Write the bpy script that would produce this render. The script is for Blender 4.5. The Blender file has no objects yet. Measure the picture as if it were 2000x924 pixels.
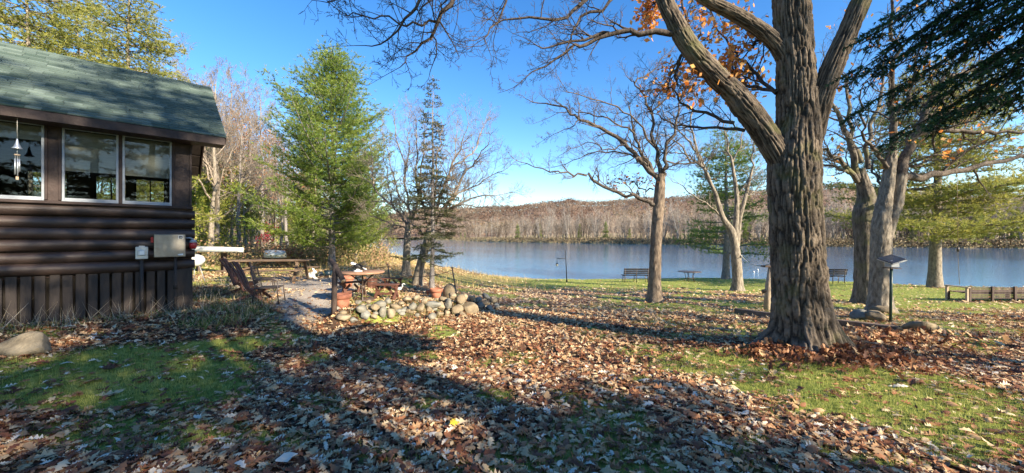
import bpy, math, random
import numpy as np
from mathutils import Vector, Matrix
sc = bpy.context.scene
COL = sc.collection
R = math.radians
# ---------------------------------------------------------------- camera, sky, sun
EYE = 1.65; F = 722.0; HZ = 462.0
cam = bpy.data.cameras.new('camera'); cam.sensor_width = 36; cam.lens = 36*F/2000
cam.clip_start = 0.05; cam.clip_end = 6000
camo = bpy.data.objects.new('camera', cam); COL.objects.link(camo)
camo.location = (0, 0, EYE); camo.rotation_euler = (R(90), 0, 0); sc.camera = camo
SUN_EL = R(25); SUN_ROT = R(129)
world = bpy.data.worlds.new("World"); sc.world = world; world.use_nodes = True
wn = world.node_tree.nodes; sky = wn.new('ShaderNodeTexSky'); sky.sky_type = 'NISHITA'; sky.sun_disc = False
sky.sun_elevation = SUN_EL; sky.sun_rotation = SUN_ROT; sky.altitude = 300; sky.air_density = 1.0; sky.dust_density = 0.15; sky.ozone_density = 1.6
hs = wn.new('ShaderNodeHueSaturation'); hs.inputs['Hue'].default_value = .507; hs.inputs['Saturation'].default_value = 1.36; world.node_tree.links.new(sky.outputs[0], hs.inputs['Color'])
world.node_tree.links.new(hs.outputs[0], wn['Background'].inputs[0]); wn['Background'].inputs[1].default_value = 0.11
sun = bpy.data.lights.new('sun', 'SUN'); sun.energy = 5.0; sun.angle = R(0.5); sun.color = (1.0, 0.88, 0.68)
suno = bpy.data.objects.new('sun', sun); COL.objects.link(suno)
SD = Vector((math.sin(SUN_ROT)*math.cos(SUN_EL), math.cos(SUN_ROT)*math.cos(SUN_EL), math.sin(SUN_EL)))
suno.rotation_euler = SD.to_track_quat('Z', 'Y').to_euler(); suno.location = (30, -30, 30)
sc.view_settings.view_transform = 'Standard'; sc.view_settings.look = 'None'; sc.view_settings.exposure = 1.5; sc.view_settings.gamma = 1
sc.render.engine = 'CYCLES'; sc.cycles.max_bounces = 6; sc.cycles.diffuse_bounces = 3; sc.cycles.glossy_bounces = 3
sc.cycles.transmission_bounces = 4; sc.cycles.transparent_max_bounces = 8; sc.cycles.use_denoising = True
sc.cycles.sample_clamp_indirect = 4.0

# ---------------------------------------------------------------- helpers
def ss(a, b, x):
    t = np.clip((np.asarray(x, float)-a)/(b-a), 0, 1); return t*t*(3-2*t)
def _h(ix, iy, iz, s):
    n = (ix*374761393 + iy*668265263 + iz*2147483647 + s*1274126177) & 0xFFFFFFFF
    n = ((n ^ (n >> 13))*1274126177) & 0xFFFFFFFF
    n = ((n ^ (n >> 16))*2246822519) & 0xFFFFFFFF
    return ((n ^ (n >> 15)) & 0xFFFF)/65535.0
def vn(x, y, z=0.0, s=0):
    x, y, z = np.broadcast_arrays(np.asarray(x, float), np.asarray(y, float), np.asarray(z, float))
    xi, yi, zi = np.floor(x).astype(np.int64), np.floor(y).astype(np.int64), np.floor(z).astype(np.int64)
    fx, fy, fz = x-xi, y-yi, z-zi
    fx = fx*fx*(3-2*fx); fy = fy*fy*(3-2*fy); fz = fz*fz*(3-2*fz); o = 0
    for a in (0, 1):
        for b in (0, 1):
            for c in (0, 1):
                o = o + _h(xi+a, yi+b, zi+c, s)*(fx if a else 1-fx)*(fy if b else 1-fy)*(fz if c else 1-fz)
    return o
def fbm(x, y, z=0.0, s=0, o=3):
    r = 0; a = 0.5; t = 0
    for i in range(o):
        r = r + a*vn(x*2**i, y*2**i, np.asarray(z)*2**i, s+i*17); t += a; a *= .5
    return r/t

def props(o, label=None, cat=None, group=None, kind=None):
    if label: o['label'] = label
    if cat: o['category'] = cat
    if group: o['group'] = group
    if kind: o['kind'] = kind
    return o
def link(o, parent=None):
    COL.objects.link(o)
    if parent is not None: o.parent = parent
    return o
def root(name, label, cat, loc=(0, 0, 0), rz=0, group=None):
    o = bpy.data.objects.new(name, None); o.empty_display_size = .1; link(o)
    o.location = loc; o.rotation_euler = (0, 0, rz)
    return props(o, label, cat, group)
def mesh_np(name, V, F4=None, F3=None, mats=(), mi=None, attrs=None, smooth=False):
    V = np.asarray(V, np.float32).reshape(-1, 3)
    F4 = np.zeros((0, 4), np.int32) if F4 is None else np.asarray(F4, np.int32).reshape(-1, 4)
    F3 = np.zeros((0, 3), np.int32) if F3 is None else np.asarray(F3, np.int32).reshape(-1, 3)
    me = bpy.data.meshes.new(name); me.vertices.add(len(V)); me.vertices.foreach_set('co', V.ravel())
    me.loops.add(F4.size+F3.size); me.loops.foreach_set('vertex_index', np.concatenate([F4.ravel(), F3.ravel()]).astype(np.int32))
    n = len(F4)+len(F3); me.polygons.add(n)
    st = np.concatenate([np.arange(len(F4))*4, F4.size+np.arange(len(F3))*3]).astype(np.int32)
    me.polygons.foreach_set('loop_start', st)
    if mi is not None: me.polygons.foreach_set('material_index', np.asarray(mi, np.int32))
    for k, v in (attrs or {}).items():
        a = me.attributes.new(k, 'FLOAT', 'POINT'); a.data.foreach_set('value', np.asarray(v, np.float32))
    for m in mats: me.materials.append(m)
    me.update(calc_edges=True)
    if smooth: me.polygons.foreach_set('use_smooth', np.ones(n, bool))
    me.validate(); return me
def obj(name, me, parent=None, **kw):
    o = bpy.data.objects.new(name, me); link(o, parent); return props(o, **kw)
def copy_tree(o, parent=None, kids=None):
    c = o.copy(); COL.objects.link(c); c.parent = parent
    for ch in (kids if kids is not None else [q for q in sc.objects if q.parent == o]): copy_tree(ch, c)
    return c
def nrm(v):
    l = math.sqrt(v[0]**2+v[1]**2+v[2]**2) or 1; return (v[0]/l, v[1]/l, v[2]/l)

class MB:                                   # small solid builder
    def __init__(s): s.V = []; s.F = []; s.S = []
    def add(s, vs, fs, sm=False):
        b = len(s.V); s.V += [tuple(v) for v in vs]; s.F += [tuple(i+b for i in f) for f in fs]; s.S += [sm]*len(fs); return s
    def box(s, c, sz, rot=None, bev=0.0):
        hx, hy, hz = sz[0]/2, sz[1]/2, sz[2]/2
        b = min(bev, hx*.9, hy*.9, hz*.9)
        if b <= 0:
            vs = [(x, y, z) for z in (-hz, hz) for y in (-hy, hy) for x in (-hx, hx)]
            fs = [(0, 2, 3, 1), (4, 5, 7, 6), (0, 1, 5, 4), (2, 6, 7, 3), (0, 4, 6, 2), (1, 3, 7, 5)]
        else:
            vs = []; fs = []
            def q(z, e): return [(-hx+e, -hy+b, z), (-hx+b, -hy+e, z), (hx-b, -hy+e, z), (hx-e, -hy+b, z), (hx-e, hy-b, z), (hx-b, hy-e, z), (-hx+b, hy-e, z), (-hx+e, hy-b, z)]
            L = [q(-hz, b*.7), q(-hz+b*.7, 0), q(hz-b*.7, 0), q(hz, b*.7)]
            for l in L: vs += l
            fs = [tuple(range(7, -1, -1)), tuple(range(24, 32))]
            for k in range(3):
                for i in range(8):
                    j = (i+1) % 8; fs.append((k*8+i, k*8+j, k*8+8+j, k*8+8+i))
        m = rot if rot is not None else Matrix.Identity(3)
        cv = Vector(c); return s.add([cv+m @ Vector(v) for v in vs], fs)
    def beam(s, a, b, w, h, bev=0.0, up=(0, 0, 1)):
        a, b = Vector(a), Vector(b); d = (b-a); L = d.length; x = d.normalized(); u = Vector(up)
        if abs(x.dot(u)) > .98: u = Vector((0, 1, 0))
        y = u.cross(x).normalized(); z = x.cross(y)
        return s.box((a+b)/2, (L, w, h), Matrix((x, y, z)).transposed(), bev)
    def tube(s, pts, r, n=8, cap=True):
        pts = [Vector(p) for p in pts]; rr = r if isinstance(r, (list, tuple)) else [r]*len(pts)
        vs = []; fs = []; ref = None
        for i, p in enumerate(pts):
            t = (pts[min(i+1, len(pts)-1)]-pts[max(i-1, 0)]).normalized()
            if ref is None: ref = Vector((0, 0, 1)) if abs(t.z) < .9 else Vector((1, 0, 0))
            u = (ref-t*ref.dot(t)).normalized(); ref = u; w = t.cross(u)
            for k in range(n):
                a = 2*math.pi*k/n; vs.append(p+(u*math.cos(a)+w*math.sin(a))*rr[i])
        for i in range(len(pts)-1):
            for k in range(n):
                j = (k+1) % n; fs.append((i*n+k, i*n+j, i*n+n+j, i*n+n+k))
        if cap: fs += [tuple(range(n-1, -1, -1)), tuple(range((len(pts)-1)*n, len(pts)*n))]
        return s.add(vs, fs, True)
    def lathe(s, prof, n=16, c=(0, 0, 0), squash=1.0):
        vs = []; fs = []
        for r, z in prof:
            for k in range(n):
                a = 2*math.pi*k/n; vs.append((c[0]+r*math.cos(a), c[1]+r*squash*math.sin(a), c[2]+z))
        for i in range(len(prof)-1):
            for k in range(n):
                j = (k+1) % n; fs.append((i*n+k, i*n+j, i*n+n+j, i*n+n+k))
        fs += [tuple(range(n-1, -1, -1)), tuple(range((len(prof)-1)*n, len(prof)*n))]
        return s.add(vs, fs, True)
    def blob(s, c, sz, seed=0, amp=.18, nu=10, nv=7, rot=None, freq=1.3, facet=0):
        vs = []; fs = []; m = rot if rot is not None else Matrix.Identity(3)
        D = [Vector((0, 0, -1))]
        for j in range(1, nv):
            ph = -math.pi/2+math.pi*j/nv
            for k in range(nu):
                a = 2*math.pi*(k+.5*(j % 2))/nu; D.append(Vector((math.cos(ph)*math.cos(a), math.cos(ph)*math.sin(a), math.sin(ph))))
        D.append(Vector((0, 0, 1)))
        A = np.array([tuple(d) for d in D]); q = 1+amp*2*(fbm(A[:, 0]*freq+5, A[:, 1]*freq+seed*3.7, A[:, 2]*freq, seed, 2)-.5)
        if facet:
            rf = random.Random(seed*7+1); pl = [(Vector((rf.gauss(0, 1), rf.gauss(0, 1), rf.gauss(0, 1))).normalized(), rf.uniform(.55, .85)) for _ in range(facet)]; D2 = []
            for d in D:
                d = d.copy()
                for n_, c_ in pl:
                    e_ = d.dot(n_)-c_
                    if e_ > 0: d -= n_*e_*.9
                D2.append(d)
            D = D2
        for d, k in zip(D, q): vs.append(Vector(c)+m @ Vector((d.x*sz[0]/2*k, d.y*sz[1]/2*k, d.z*sz[2]/2*k)))
        for k in range(nu): fs.append((0, 1+(k+1) % nu, 1+k))
        for j in range(nv-2):
            for k in range(nu):
                a = 1+j*nu+k; b = 1+j*nu+(k+1) % nu; fs.append((a, b, b+nu, a+nu))
        l = len(D)-1
        for k in range(nu): fs.append((l, 1+(nv-2)*nu+k, 1+(nv-2)*nu+(k+1) % nu))
        return s.add(vs, fs, True)
    def mesh(s, name, mat):
        me = bpy.data.meshes.new(name); me.from_pydata([tuple(v) for v in s.V], [], s.F)
        me.polygons.foreach_set('use_smooth', s.S)
        for m in (mat if isinstance(mat, (list, tuple)) else [mat]): me.materials.append(m)
        me.update(); return me
    def make(s, name, mat, parent=None, **kw):
        return obj(name, s.mesh(name, mat), parent, **kw)

class Tubes:                                # many branches into one mesh, vectorised
    def __init__(s): s.g = {}
    def add(s, pts, rad, k=3): s.g.setdefault((len(pts), k), []).append((pts, rad))
    def arrays(s):
        VV = []; FF = []; base = 0
        for (n, k), L in s.g.items():
            P = np.array([a for a, b in L], float); Rr = np.array([b for a, b in L], float); B = len(L)
            T = np.empty_like(P); T[:, 1:-1] = P[:, 2:]-P[:, :-2]; T[:, 0] = P[:, 1]-P[:, 0]; T[:, -1] = P[:, -1]-P[:, -2]
            T /= np.linalg.norm(T, axis=2, keepdims=True)+1e-9
            m = P[:, -1]-P[:, 0]; m /= np.linalg.norm(m, axis=1, keepdims=True)+1e-9
            ref = np.where(np.abs(m[:, 2:3]) < .75, np.array([[0, 0, 1.0]]), np.array([[1.0, 0, 0]]))[:, None, :]
            U = np.cross(T, ref); U /= np.linalg.norm(U, axis=2, keepdims=True)+1e-9; W = np.cross(T, U)
            an = np.arange(k)*2*np.pi/k
            V = P[:, :, None, :]+Rr[:, :, None, None]*(U[:, :, None, :]*np.cos(an)[None, None, :, None]+W[:, :, None, :]*np.sin(an)[None, None, :, None])
            V = V.reshape(-1, 3)
            bi, i, kk = np.meshgrid(np.arange(B), np.arange(n-1), np.arange(k), indexing='ij')
            a = base+(bi*n+i)*k+kk; b2 = base+(bi*n+i)*k+(kk+1) % k
            FF.append(np.stack([a, b2, b2+k, a+k], -1).reshape(-1, 4)); VV.append(V); base += len(V)
        if not VV: return np.zeros((0, 3)), np.zeros((0, 4), int)
        return np.concatenate(VV), np.concatenate(FF)
    def mesh(s, name, mat):
        V, Fq = s.arrays(); return mesh_np(name, V, Fq, mats=[mat], smooth=True)

# ---------------------------------------------------------------- materials
def M(name, col, rough=.8, spec=.3, metal=0, var=None, scale=8, bump=0, bscale=40, stretch=(1, 1, 1), trans=0.0, coords='Object', detail=4):
    m = bpy.data.materials.new(name); m.use_nodes = True; nt = m.node_tree; N = nt.nodes; L = nt.links; p = N['Principled BSDF']
    p.inputs['Base Color'].default_value = (*col, 1); p.inputs['Roughness'].default_value = rough
    p.inputs['Specular IOR Level'].default_value = spec; p.inputs['Metallic'].default_value = metal
    if var is not None or bump:
        tc = N.new('ShaderNodeTexCoord'); mp = N.new('ShaderNodeMapping'); mp.inputs['Scale'].default_value = stretch
        L.new(tc.outputs[coords], mp.inputs[0])
    if var is not None:
        nz = N.new('ShaderNodeTexNoise'); nz.inputs['Scale'].default_value = scale; nz.inputs['Detail'].default_value = detail; nz.inputs['Roughness'].default_value = .65
        L.new(mp.outputs[0], nz.inputs['Vector']); r = N.new('ShaderNodeValToRGB')
        r.color_ramp.elements[0].position = .32; r.color_ramp.elements[1].position = .68
        r.color_ramp.elements[0].color = (*col, 1); r.color_ramp.elements[1].color = (*var, 1)
        L.new(nz.outputs[0], r.inputs[0]); L.new(r.outputs[0], p.inputs['Base Color'])
    if bump:
        nb = N.new('ShaderNodeTexNoise'); nb.inputs['Scale'].default_value = bscale; nb.inputs['Detail'].default_value = 4
        L.new(mp.outputs[0], nb.inputs['Vector']); b = N.new('ShaderNodeBump'); b.inputs['Strength'].default_value = min(1, bump); b.inputs['Distance'].default_value = .02
        L.new(nb.outputs[0], b.inputs['Height']); L.new(b.outputs[0], p.inputs['Normal'])
    if trans: add_trans(m, trans)
    return m
def add_trans(m, f):
    nt = m.node_tree; N = nt.nodes; L = nt.links; p = N['Principled BSDF']; out = N['Material Output']
    t = N.new('ShaderNodeBsdfTranslucent'); mx = N.new('ShaderNodeMixShader'); mx.inputs[0].default_value = f
    if p.inputs['Base Color'].links: L.new(p.inputs['Base Color'].links[0].from_socket, t.inputs[0])
    else: t.inputs[0].default_value = p.inputs['Base Color'].default_value
    L.new(p.outputs[0], mx.inputs[1]); L.new(t.outputs[0], mx.inputs[2]); L.new(mx.outputs[0], out.inputs[0])
def MT(name, stops, rough=.7, trans=.25, spec=.3, attr='tint'):   # colour from a per-leaf attribute
    m = bpy.data.materials.new(name); m.use_nodes = True; nt = m.node_tree; N = nt.nodes; L = nt.links; p = N['Principled BSDF']
    a = N.new('ShaderNodeAttribute'); a.attribute_name = attr; r = N.new('ShaderNodeValToRGB'); e = r.color_ramp.elements
    while len(e) < len(stops): e.new(.5)
    for i, (q, c) in enumerate(stops): e[i].position = q; e[i].color = (*c, 1)
    L.new(a.outputs['Fac'], r.inputs[0]); L.new(r.outputs[0], p.inputs['Base Color']); p.inputs['Roughness'].default_value = rough; p.inputs['Specular IOR Level'].default_value = spec
    if trans: add_trans(m, trans)
    return m
def bark(name, dark, light, scale=14, zs=.22, bump=1.0, lichen=None):
    m = bpy.data.materials.new(name); m.use_nodes = True; nt = m.node_tree; N = nt.nodes; L = nt.links; p = N['Principled BSDF']
    tc = N.new('ShaderNodeTexCoord'); mp = N.new('ShaderNodeMapping'); mp.inputs['Scale'].default_value = (1, 1, zs); L.new(tc.outputs['Object'], mp.inputs[0])
    n1 = N.new('ShaderNodeTexNoise'); n1.inputs['Scale'].default_value = scale; n1.inputs['Detail'].default_value = 6; n1.inputs['Roughness'].default_value = .7; L.new(mp.outputs[0], n1.inputs['Vector'])
    r = N.new('ShaderNodeValToRGB'); r.color_ramp.elements[0].position = .35; r.color_ramp.elements[1].position = .65
    r.color_ramp.elements[0].color = (*dark, 1); r.color_ramp.elements[1].color = (*light, 1); L.new(n1.outputs[0], r.inputs[0]); src = r.outputs[0]
    if lichen:
        n2 = N.new('ShaderNodeTexNoise'); n2.inputs['Scale'].default_value = 1.7; n2.inputs['Detail'].default_value = 5; L.new(tc.outputs['Object'], n2.inputs['Vector'])
        r2 = N.new('ShaderNodeValToRGB'); r2.color_ramp.elements[0].position = .52; r2.color_ramp.elements[1].position = .68
        L.new(n2.outputs[0], r2.inputs[0]); mx = N.new('ShaderNodeMixRGB'); L.new(r2.outputs[0], mx.inputs[0]); L.new(src, mx.inputs[1]); mx.inputs[2].default_value = (*lichen, 1); src = mx.outputs[0]
    L.new(src, p.inputs['Base Color']); p.inputs['Roughness'].default_value = .95; p.inputs['Specular IOR Level'].default_value = .15
    b = N.new('ShaderNodeBump'); b.inputs['Strength'].default_value = bump; b.inputs['Distance'].default_value = .03; L.new(n1.outputs[0], b.inputs['Height']); L.new(b.outputs[0], p.inputs['Normal'])
    return m
mb_oak = bark('oak_bark', (.05, .042, .034), (.25, .21, .17), 16, .2, 1, (.17, .16, .08))
mb_oaklimb = bark('oak_limb_bark', (.028, .022, .02), (.13, .105, .09), 20, .5, .8)
mb_mid = bark('young_oak_bark', (.09, .065, .05), (.30, .23, .17), 22, .25, .8)
mb_midlimb = bark('young_oak_limb_bark', (.05, .038, .032), (.19, .155, .125), 20, .6, .5)
mb_pale = bark('pale_bark', (.11, .09, .07), (.34, .29, .23), 16, .35, .6)
mb_grey = bark('grey_bark', (.13, .11, .10), (.31, .28, .26), 16, .35, .5)
mb_twig = bark('twig_bark', (.13, .10, .08), (.34, .28, .22), 6, 1, .2)
mb_far = M('far_wood', (.16, .125, .10), .95, .1, var=(.36, .30, .25), scale=.5)
mb_far2 = M('far_wood_grey', (.18, .155, .13), .95, .1, var=(.42, .375, .33), scale=.6)
mb_fardark = M('far_wood_dark', (.06, .045, .035), .95, .1, var=(.18, .14, .11), scale=.6)
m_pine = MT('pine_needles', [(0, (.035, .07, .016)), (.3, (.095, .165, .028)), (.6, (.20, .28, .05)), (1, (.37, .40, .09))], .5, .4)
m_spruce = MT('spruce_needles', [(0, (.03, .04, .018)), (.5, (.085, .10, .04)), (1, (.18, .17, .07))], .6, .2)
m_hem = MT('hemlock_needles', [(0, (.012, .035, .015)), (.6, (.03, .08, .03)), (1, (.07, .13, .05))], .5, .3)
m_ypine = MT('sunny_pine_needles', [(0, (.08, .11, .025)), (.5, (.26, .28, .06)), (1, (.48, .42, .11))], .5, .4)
m_gold = MT('autumn_yellow_green_leaves', [(0, (.10, .13, .02)), (.5, (.25, .30, .04)), (1, (.42, .38, .08))], .6, .4)
m_rust = MT('rust_leaves', [(0, (.22, .08, .04)), (.5, (.38, .17, .08)), (1, (.5, .3, .16))], .6, .4)
m_red = MT('dark_red_leaves', [(0, (.20, .015, .03)), (1, (.38, .04, .07))], .6, .4)
m_orange = MT('orange_oak_leaves', [(0, (.6, .18, .04)), (.5, (.8, .34, .08)), (1, (.9, .55, .2))], .5, .6)
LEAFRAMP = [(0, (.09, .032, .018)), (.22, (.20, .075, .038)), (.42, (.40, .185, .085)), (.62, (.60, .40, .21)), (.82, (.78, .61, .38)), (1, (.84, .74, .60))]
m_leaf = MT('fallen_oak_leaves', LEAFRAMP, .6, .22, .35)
m_grassb = MT('lawn_grass', [(0, (.05, .085, .02)), (.34, (.17, .22, .045)), (.62, (.42, .43, .10)), (1, (.62, .55, .22))], .6, .35)
m_drygrass = MT('dry_grass', [(0, (.30, .19, .08)), (.5, (.52, .38, .16)), (1, (.70, .56, .28))], .7, .35)
m_weed = MT('weed_leaves', [(0, (.04, .08, .02)), (.4, (.12, .2, .04)), (.7, (.34, .26, .10)), (1, (.5, .4, .24))], .7, .35)
m_straw = MT('dead_straw', [(0, (.22, .16, .10)), (1, (.58, .50, .38))], .7, .2)
m_stone = M('fieldstone', (.11, .085, .055), .85, .25, var=(.29, .225, .145), scale=3.5, bump=.5, bscale=25)
m_stone2 = M('pale_fieldstone', (.16, .125, .08), .85, .25, var=(.34, .27, .18), scale=4, bump=.5, bscale=25)
m_stone3 = M('dark_fieldstone', (.12, .115, .10), .85, .25, var=(.27, .26, .22), scale=4, bump=.5, bscale=25)
m_stoneb = M('bluish_fieldstone', (.10, .095, .08), .85, .25, var=(.24, .22, .175), scale=4, bump=.5, bscale=25)
m_boulder = M('boulder', (.10, .08, .055), .9, .2, var=(.26, .215, .15), scale=4, bump=.9, bscale=35)
m_log = M('brown_stained_log', (.018, .012, .011), .5, .4, var=(.07, .045, .036), scale=3.5, bump=.35, bscale=30, stretch=(.25, 1, 1))
m_skirt = M('brown_skirting', (.024, .018, .016), .7, .3, var=(.055, .042, .036), scale=6, bump=.3, bscale=30, stretch=(1, 1, .2))
m_trim = M('dark_brown_trim', (.025, .014, .012), .6, .3, var=(.052, .032, .027), scale=5, bump=.2, bscale=30)
m_dark = M('dark_interior', (.028, .024, .021), .9, .1)
m_int = M('interior_panel', (.10, .08, .06), .9, .1, var=(.16, .13, .10), scale=3)
m_alu = M('grey_white_window_frame', (.21, .23, .26), .45, .5, var=(.30, .32, .35), scale=6)
m_blind = M('taupe_roman_shade', (.42, .38, .31), .9, .1, var=(.55, .50, .42), scale=12, stretch=(1, 1, 6))
m_shing = bpy.data.materials.new('green_asphalt_shingle')
m_gal = M('galvanised_metal', (.50, .53, .56), .4, .5, metal=.7, var=(.62, .64, .66), scale=8)
m_box = M('weathered_steel_box', (.30, .25, .20), .38, .5, metal=.55, var=(.45, .40, .33), scale=5)
m_red_p = M('red_plastic', (.35, .015, .02), .3, .5)
m_white = M('white_paint', (.75, .74, .70), .4, .4, var=(.62, .60, .55), scale=6)
m_black = M('black_metal', (.015, .015, .016), .5, .4)
m_iron = M('dark_bronze_metal', (.05, .035, .028), .45, .5, var=(.09, .06, .045), scale=10)
m_terra = M('terracotta', (.28, .10, .06), .8, .2, var=(.40, .17, .105), scale=8)
m_redwood = M('red_brown_wood', (.07, .028, .02), .7, .3, var=(.16, .07, .048), scale=5, bump=.3, stretch=(.3, 1, 1))
m_oldwood = M('weathered_brown_wood', (.10, .065, .045), .8, .2, var=(.24, .17, .12), scale=5, bump=.4, stretch=(.3, 1, 1))
m_tablew = M('tan_table_wood', (.24, .13, .08), .6, .3, var=(.36, .21, .13), scale=6)
m_bench = M('dark_bench_wood', (.012, .010, .009), .8, .1, var=(.028, .022, .018), scale=8)
m_postw = M('dark_post_wood', (.05, .035, .03), .75, .2, var=(.12, .085, .07), scale=8, bump=.5, stretch=(1, 1, .2))
m_cutw = M('cut_wood_end', (.42, .30, .20), .8, .2, var=(.52, .40, .28), scale=20)
m_palew = M('pale_log_wood', (.32, .24, .17), .8, .2, var=(.5, .4, .3), scale=6, bump=.4, stretch=(1, 1, .3))  # light tan wood for logs and arm rest
m_rope = M('rope', (.55, .53, .48), .9, .1)
m_rope2 = M('brown_rope', (.28, .2, .12), .9, .1)
m_hull = M('aluminium_hull', (.55, .57, .58), .4, .5, metal=.3, var=(.68, .70, .70), scale=3)
m_solar = M('solar_panel', (.03, .04, .06), .15, .6)
m_paper = M('white_label', (.75, .75, .74), .5, .3)
# shingle: colour differs per tab
nt = None
def shingle_mat(m):
    m.use_nodes = True; nt = m.node_tree; N = nt.nodes; L = nt.links; p = N['Principled BSDF']
    a = N.new('ShaderNodeAttribute'); a.attribute_name = 'tint'; r = N.new('ShaderNodeValToRGB')
    r.color_ramp.elements[0].color = (.045, .07, .06, 1); r.color_ramp.elements[1].color = (.12, .155, .14, 1); L.new(a.outputs['Fac'], r.inputs[0])
    tc = N.new('ShaderNodeTexCoord'); n = N.new('ShaderNodeTexNoise'); n.inputs['Scale'].default_value = 120; n.inputs['Detail'].default_value = 3; L.new(tc.outputs['Object'], n.inputs['Vector'])
    mx = N.new('ShaderNodeMixRGB'); mx.blend_type = 'MULTIPLY'; mx.inputs[0].default_value = .6
    r2 = N.new('ShaderNodeValToRGB'); r2.color_ramp.elements[0].position = .3; r2.color_ramp.elements[0].color = (.45, .45, .45, 1); r2.color_ramp.elements[1].position = .7; r2.color_ramp.elements[1].color = (1.3, 1.3, 1.3, 1)
    L.new(n.outputs[0], r2.inputs[0]); L.new(r.outputs[0], mx.inputs[1]); L.new(r2.outputs[0], mx.inputs[2]); L.new(mx.outputs[0], p.inputs['Base Color'])
    p.inputs['Roughness'].default_value = .9; p.inputs['Specular IOR Level'].default_value = .2
shingle_mat(m_shing)
def glass_mat():
    m = bpy.data.materials.new('window_glass'); m.use_nodes = True; nt = m.node_tree; N = nt.nodes; L = nt.links; N.remove(N['Principled BSDF'])
    t = N.new('ShaderNodeBsdfTransparent'); t.inputs[0].default_value = (.75, .78, .78, 1); g = N.new('ShaderNodeBsdfGlossy'); g.inputs['Roughness'].default_value = .01
    fr = N.new('ShaderNodeFresnel'); fr.inputs[0].default_value = 1.55; ad = N.new('ShaderNodeMath'); ad.operation = 'MULTIPLY'; ad.inputs[1].default_value = .5
    L.new(fr.outputs[0], ad.inputs[0]); mx = N.new('ShaderNodeMixShader'); L.new(ad.outputs[0], mx.inputs[0]); L.new(t.outputs[0], mx.inputs[1]); L.new(g.outputs[0], mx.inputs[2])
    L.new(mx.outputs[0], N['Material Output'].inputs[0]); return m
m_glass = glass_mat()

# ---------------------------------------------------------------- terrain
WATER = -1.70
XS = [-900, -400, -150, -90, -57, -33, -22, -15, -8, -4.8, 3.2, 5, 9, 15.5, 21.3, 23.4, 26, 40, 60, 200, 900]
YS = [1400, 700, 385, 230, 150, 86, 63, 57, 42, 35, 28.8, 26.8, 27.6, 28.4, 24.2, 21.0, 19.8, 15.2, 10, -20, -400]
FX = [-1500, -300, -150, -94, -6, 88, 145, 260, 500, 1500]
FY = [1900, 640, 480, 400, 220, 127, 105, 85, 60, 0]
TERR = np.array([(-3.7, 7.15), (-2.35, 8.25), (-1.2, 9.5), (-.65, 10.5), (-1.1, 11.8), (-3.0, 13.2), (-5.5, 13.6), (-5.6, 11.5), (-4.5, 9.0)])
def poly_in(x, y, P):
    x = np.asarray(x, float); y = np.asarray(y, float); ins = np.zeros(np.broadcast(x, y).shape, bool); dm = np.full(ins.shape, 1e9)
    n = len(P)
    for i in range(n):
        (x0, y0), (x1, y1) = P[i], P[(i+1) % n]
        c = ((y0 > y) != (y1 > y)) & (x < (x1-x0)*(y-y0)/((y1-y0) or 1e-9)+x0); ins ^= c
        t = np.clip(((x-x0)*(x1-x0)+(y-y0)*(y1-y0))/((x1-x0)**2+(y1-y0)**2), 0, 1)
        dm = np.minimum(dm, np.hypot(x-x0-t*(x1-x0), y-y0-t*(y1-y0)))
    return np.where(ins, dm, -dm)
def shore_d(x, y):
    ys = np.interp(x, XS, YS); sl = (np.interp(np.asarray(x)+.5, XS, YS)-np.interp(np.asarray(x)-.5, XS, YS))
    return (ys-y)/np.sqrt(1+sl*sl)
def far_d(x, y):
    ys = np.interp(x, FX, FY); sl = (np.interp(np.asarray(x)+.5, FX, FY)-np.interp(np.asarray(x)-.5, FX, FY))
    return (y-ys)/np.sqrt(1+sl*sl)
def g(x, y, noise=True):
    x = np.asarray(x, float); y = np.asarray(y, float)
    w = ss(-6, 1, x); yy = np.maximum(y-2, 0)
    z = (1-w)*np.maximum(.25*ss(-3, -6, x)+.25*(x > -99)*0-.02*yy+.0, -1.0)+w*np.maximum(-.055*yy, -1.35)
    if noise: z = z+.05*(fbm(x*.35, y*.35, 0, 3, 3)-.5)
    z = z+.26*ss(0, .4, poly_in(x, y, TERR))
    # oak root mound
    z = z+.16*np.exp(-((x-4.75)**2+(y-6.05)**2)/1.1)
    d = shore_d(x, y); wd = np.where(x > 4, 1.3, np.where(x < 0, 7.0, 7.0-5.7*np.clip(x/4, 0, 1)))
    zn = np.where(d > 0, WATER+(z-WATER)*ss(0, 1, d/wd), WATER-np.minimum(3, -d*.35))
    df = far_d(x, y)
    zf = np.where(df > 0, WATER+1.3*ss(0, 3, df)+np.minimum(6, .02*df)+.5*(fbm(x*.08, y*.08, 0, 9, 2)-.5)*ss(0, 6, df), WATER-3)
    return np.maximum(zn, zf)
def P(px, py, dz=0.0):                        # photograph point -> place on the ground
    a = (px-1000)/F; s = (HZ-py)/F
    Y = np.concatenate([np.arange(1.2, 40, .02), np.arange(40, 300, .25)]); zr = EYE+s*Y; gz = g(a*Y, Y)
    i = np.argmax(zr <= gz)
    return Vector((a*Y[i], Y[i], float(gz[i])+dz))
def W(px, py, Y): return Vector(((px-1000)/F*Y, Y, EYE+(HZ-py)/F*Y))
def proj(x, y, z): yy = np.maximum(y, .05); return 1000+F*x/yy, HZ-F*(z-EYE)/yy

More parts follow.
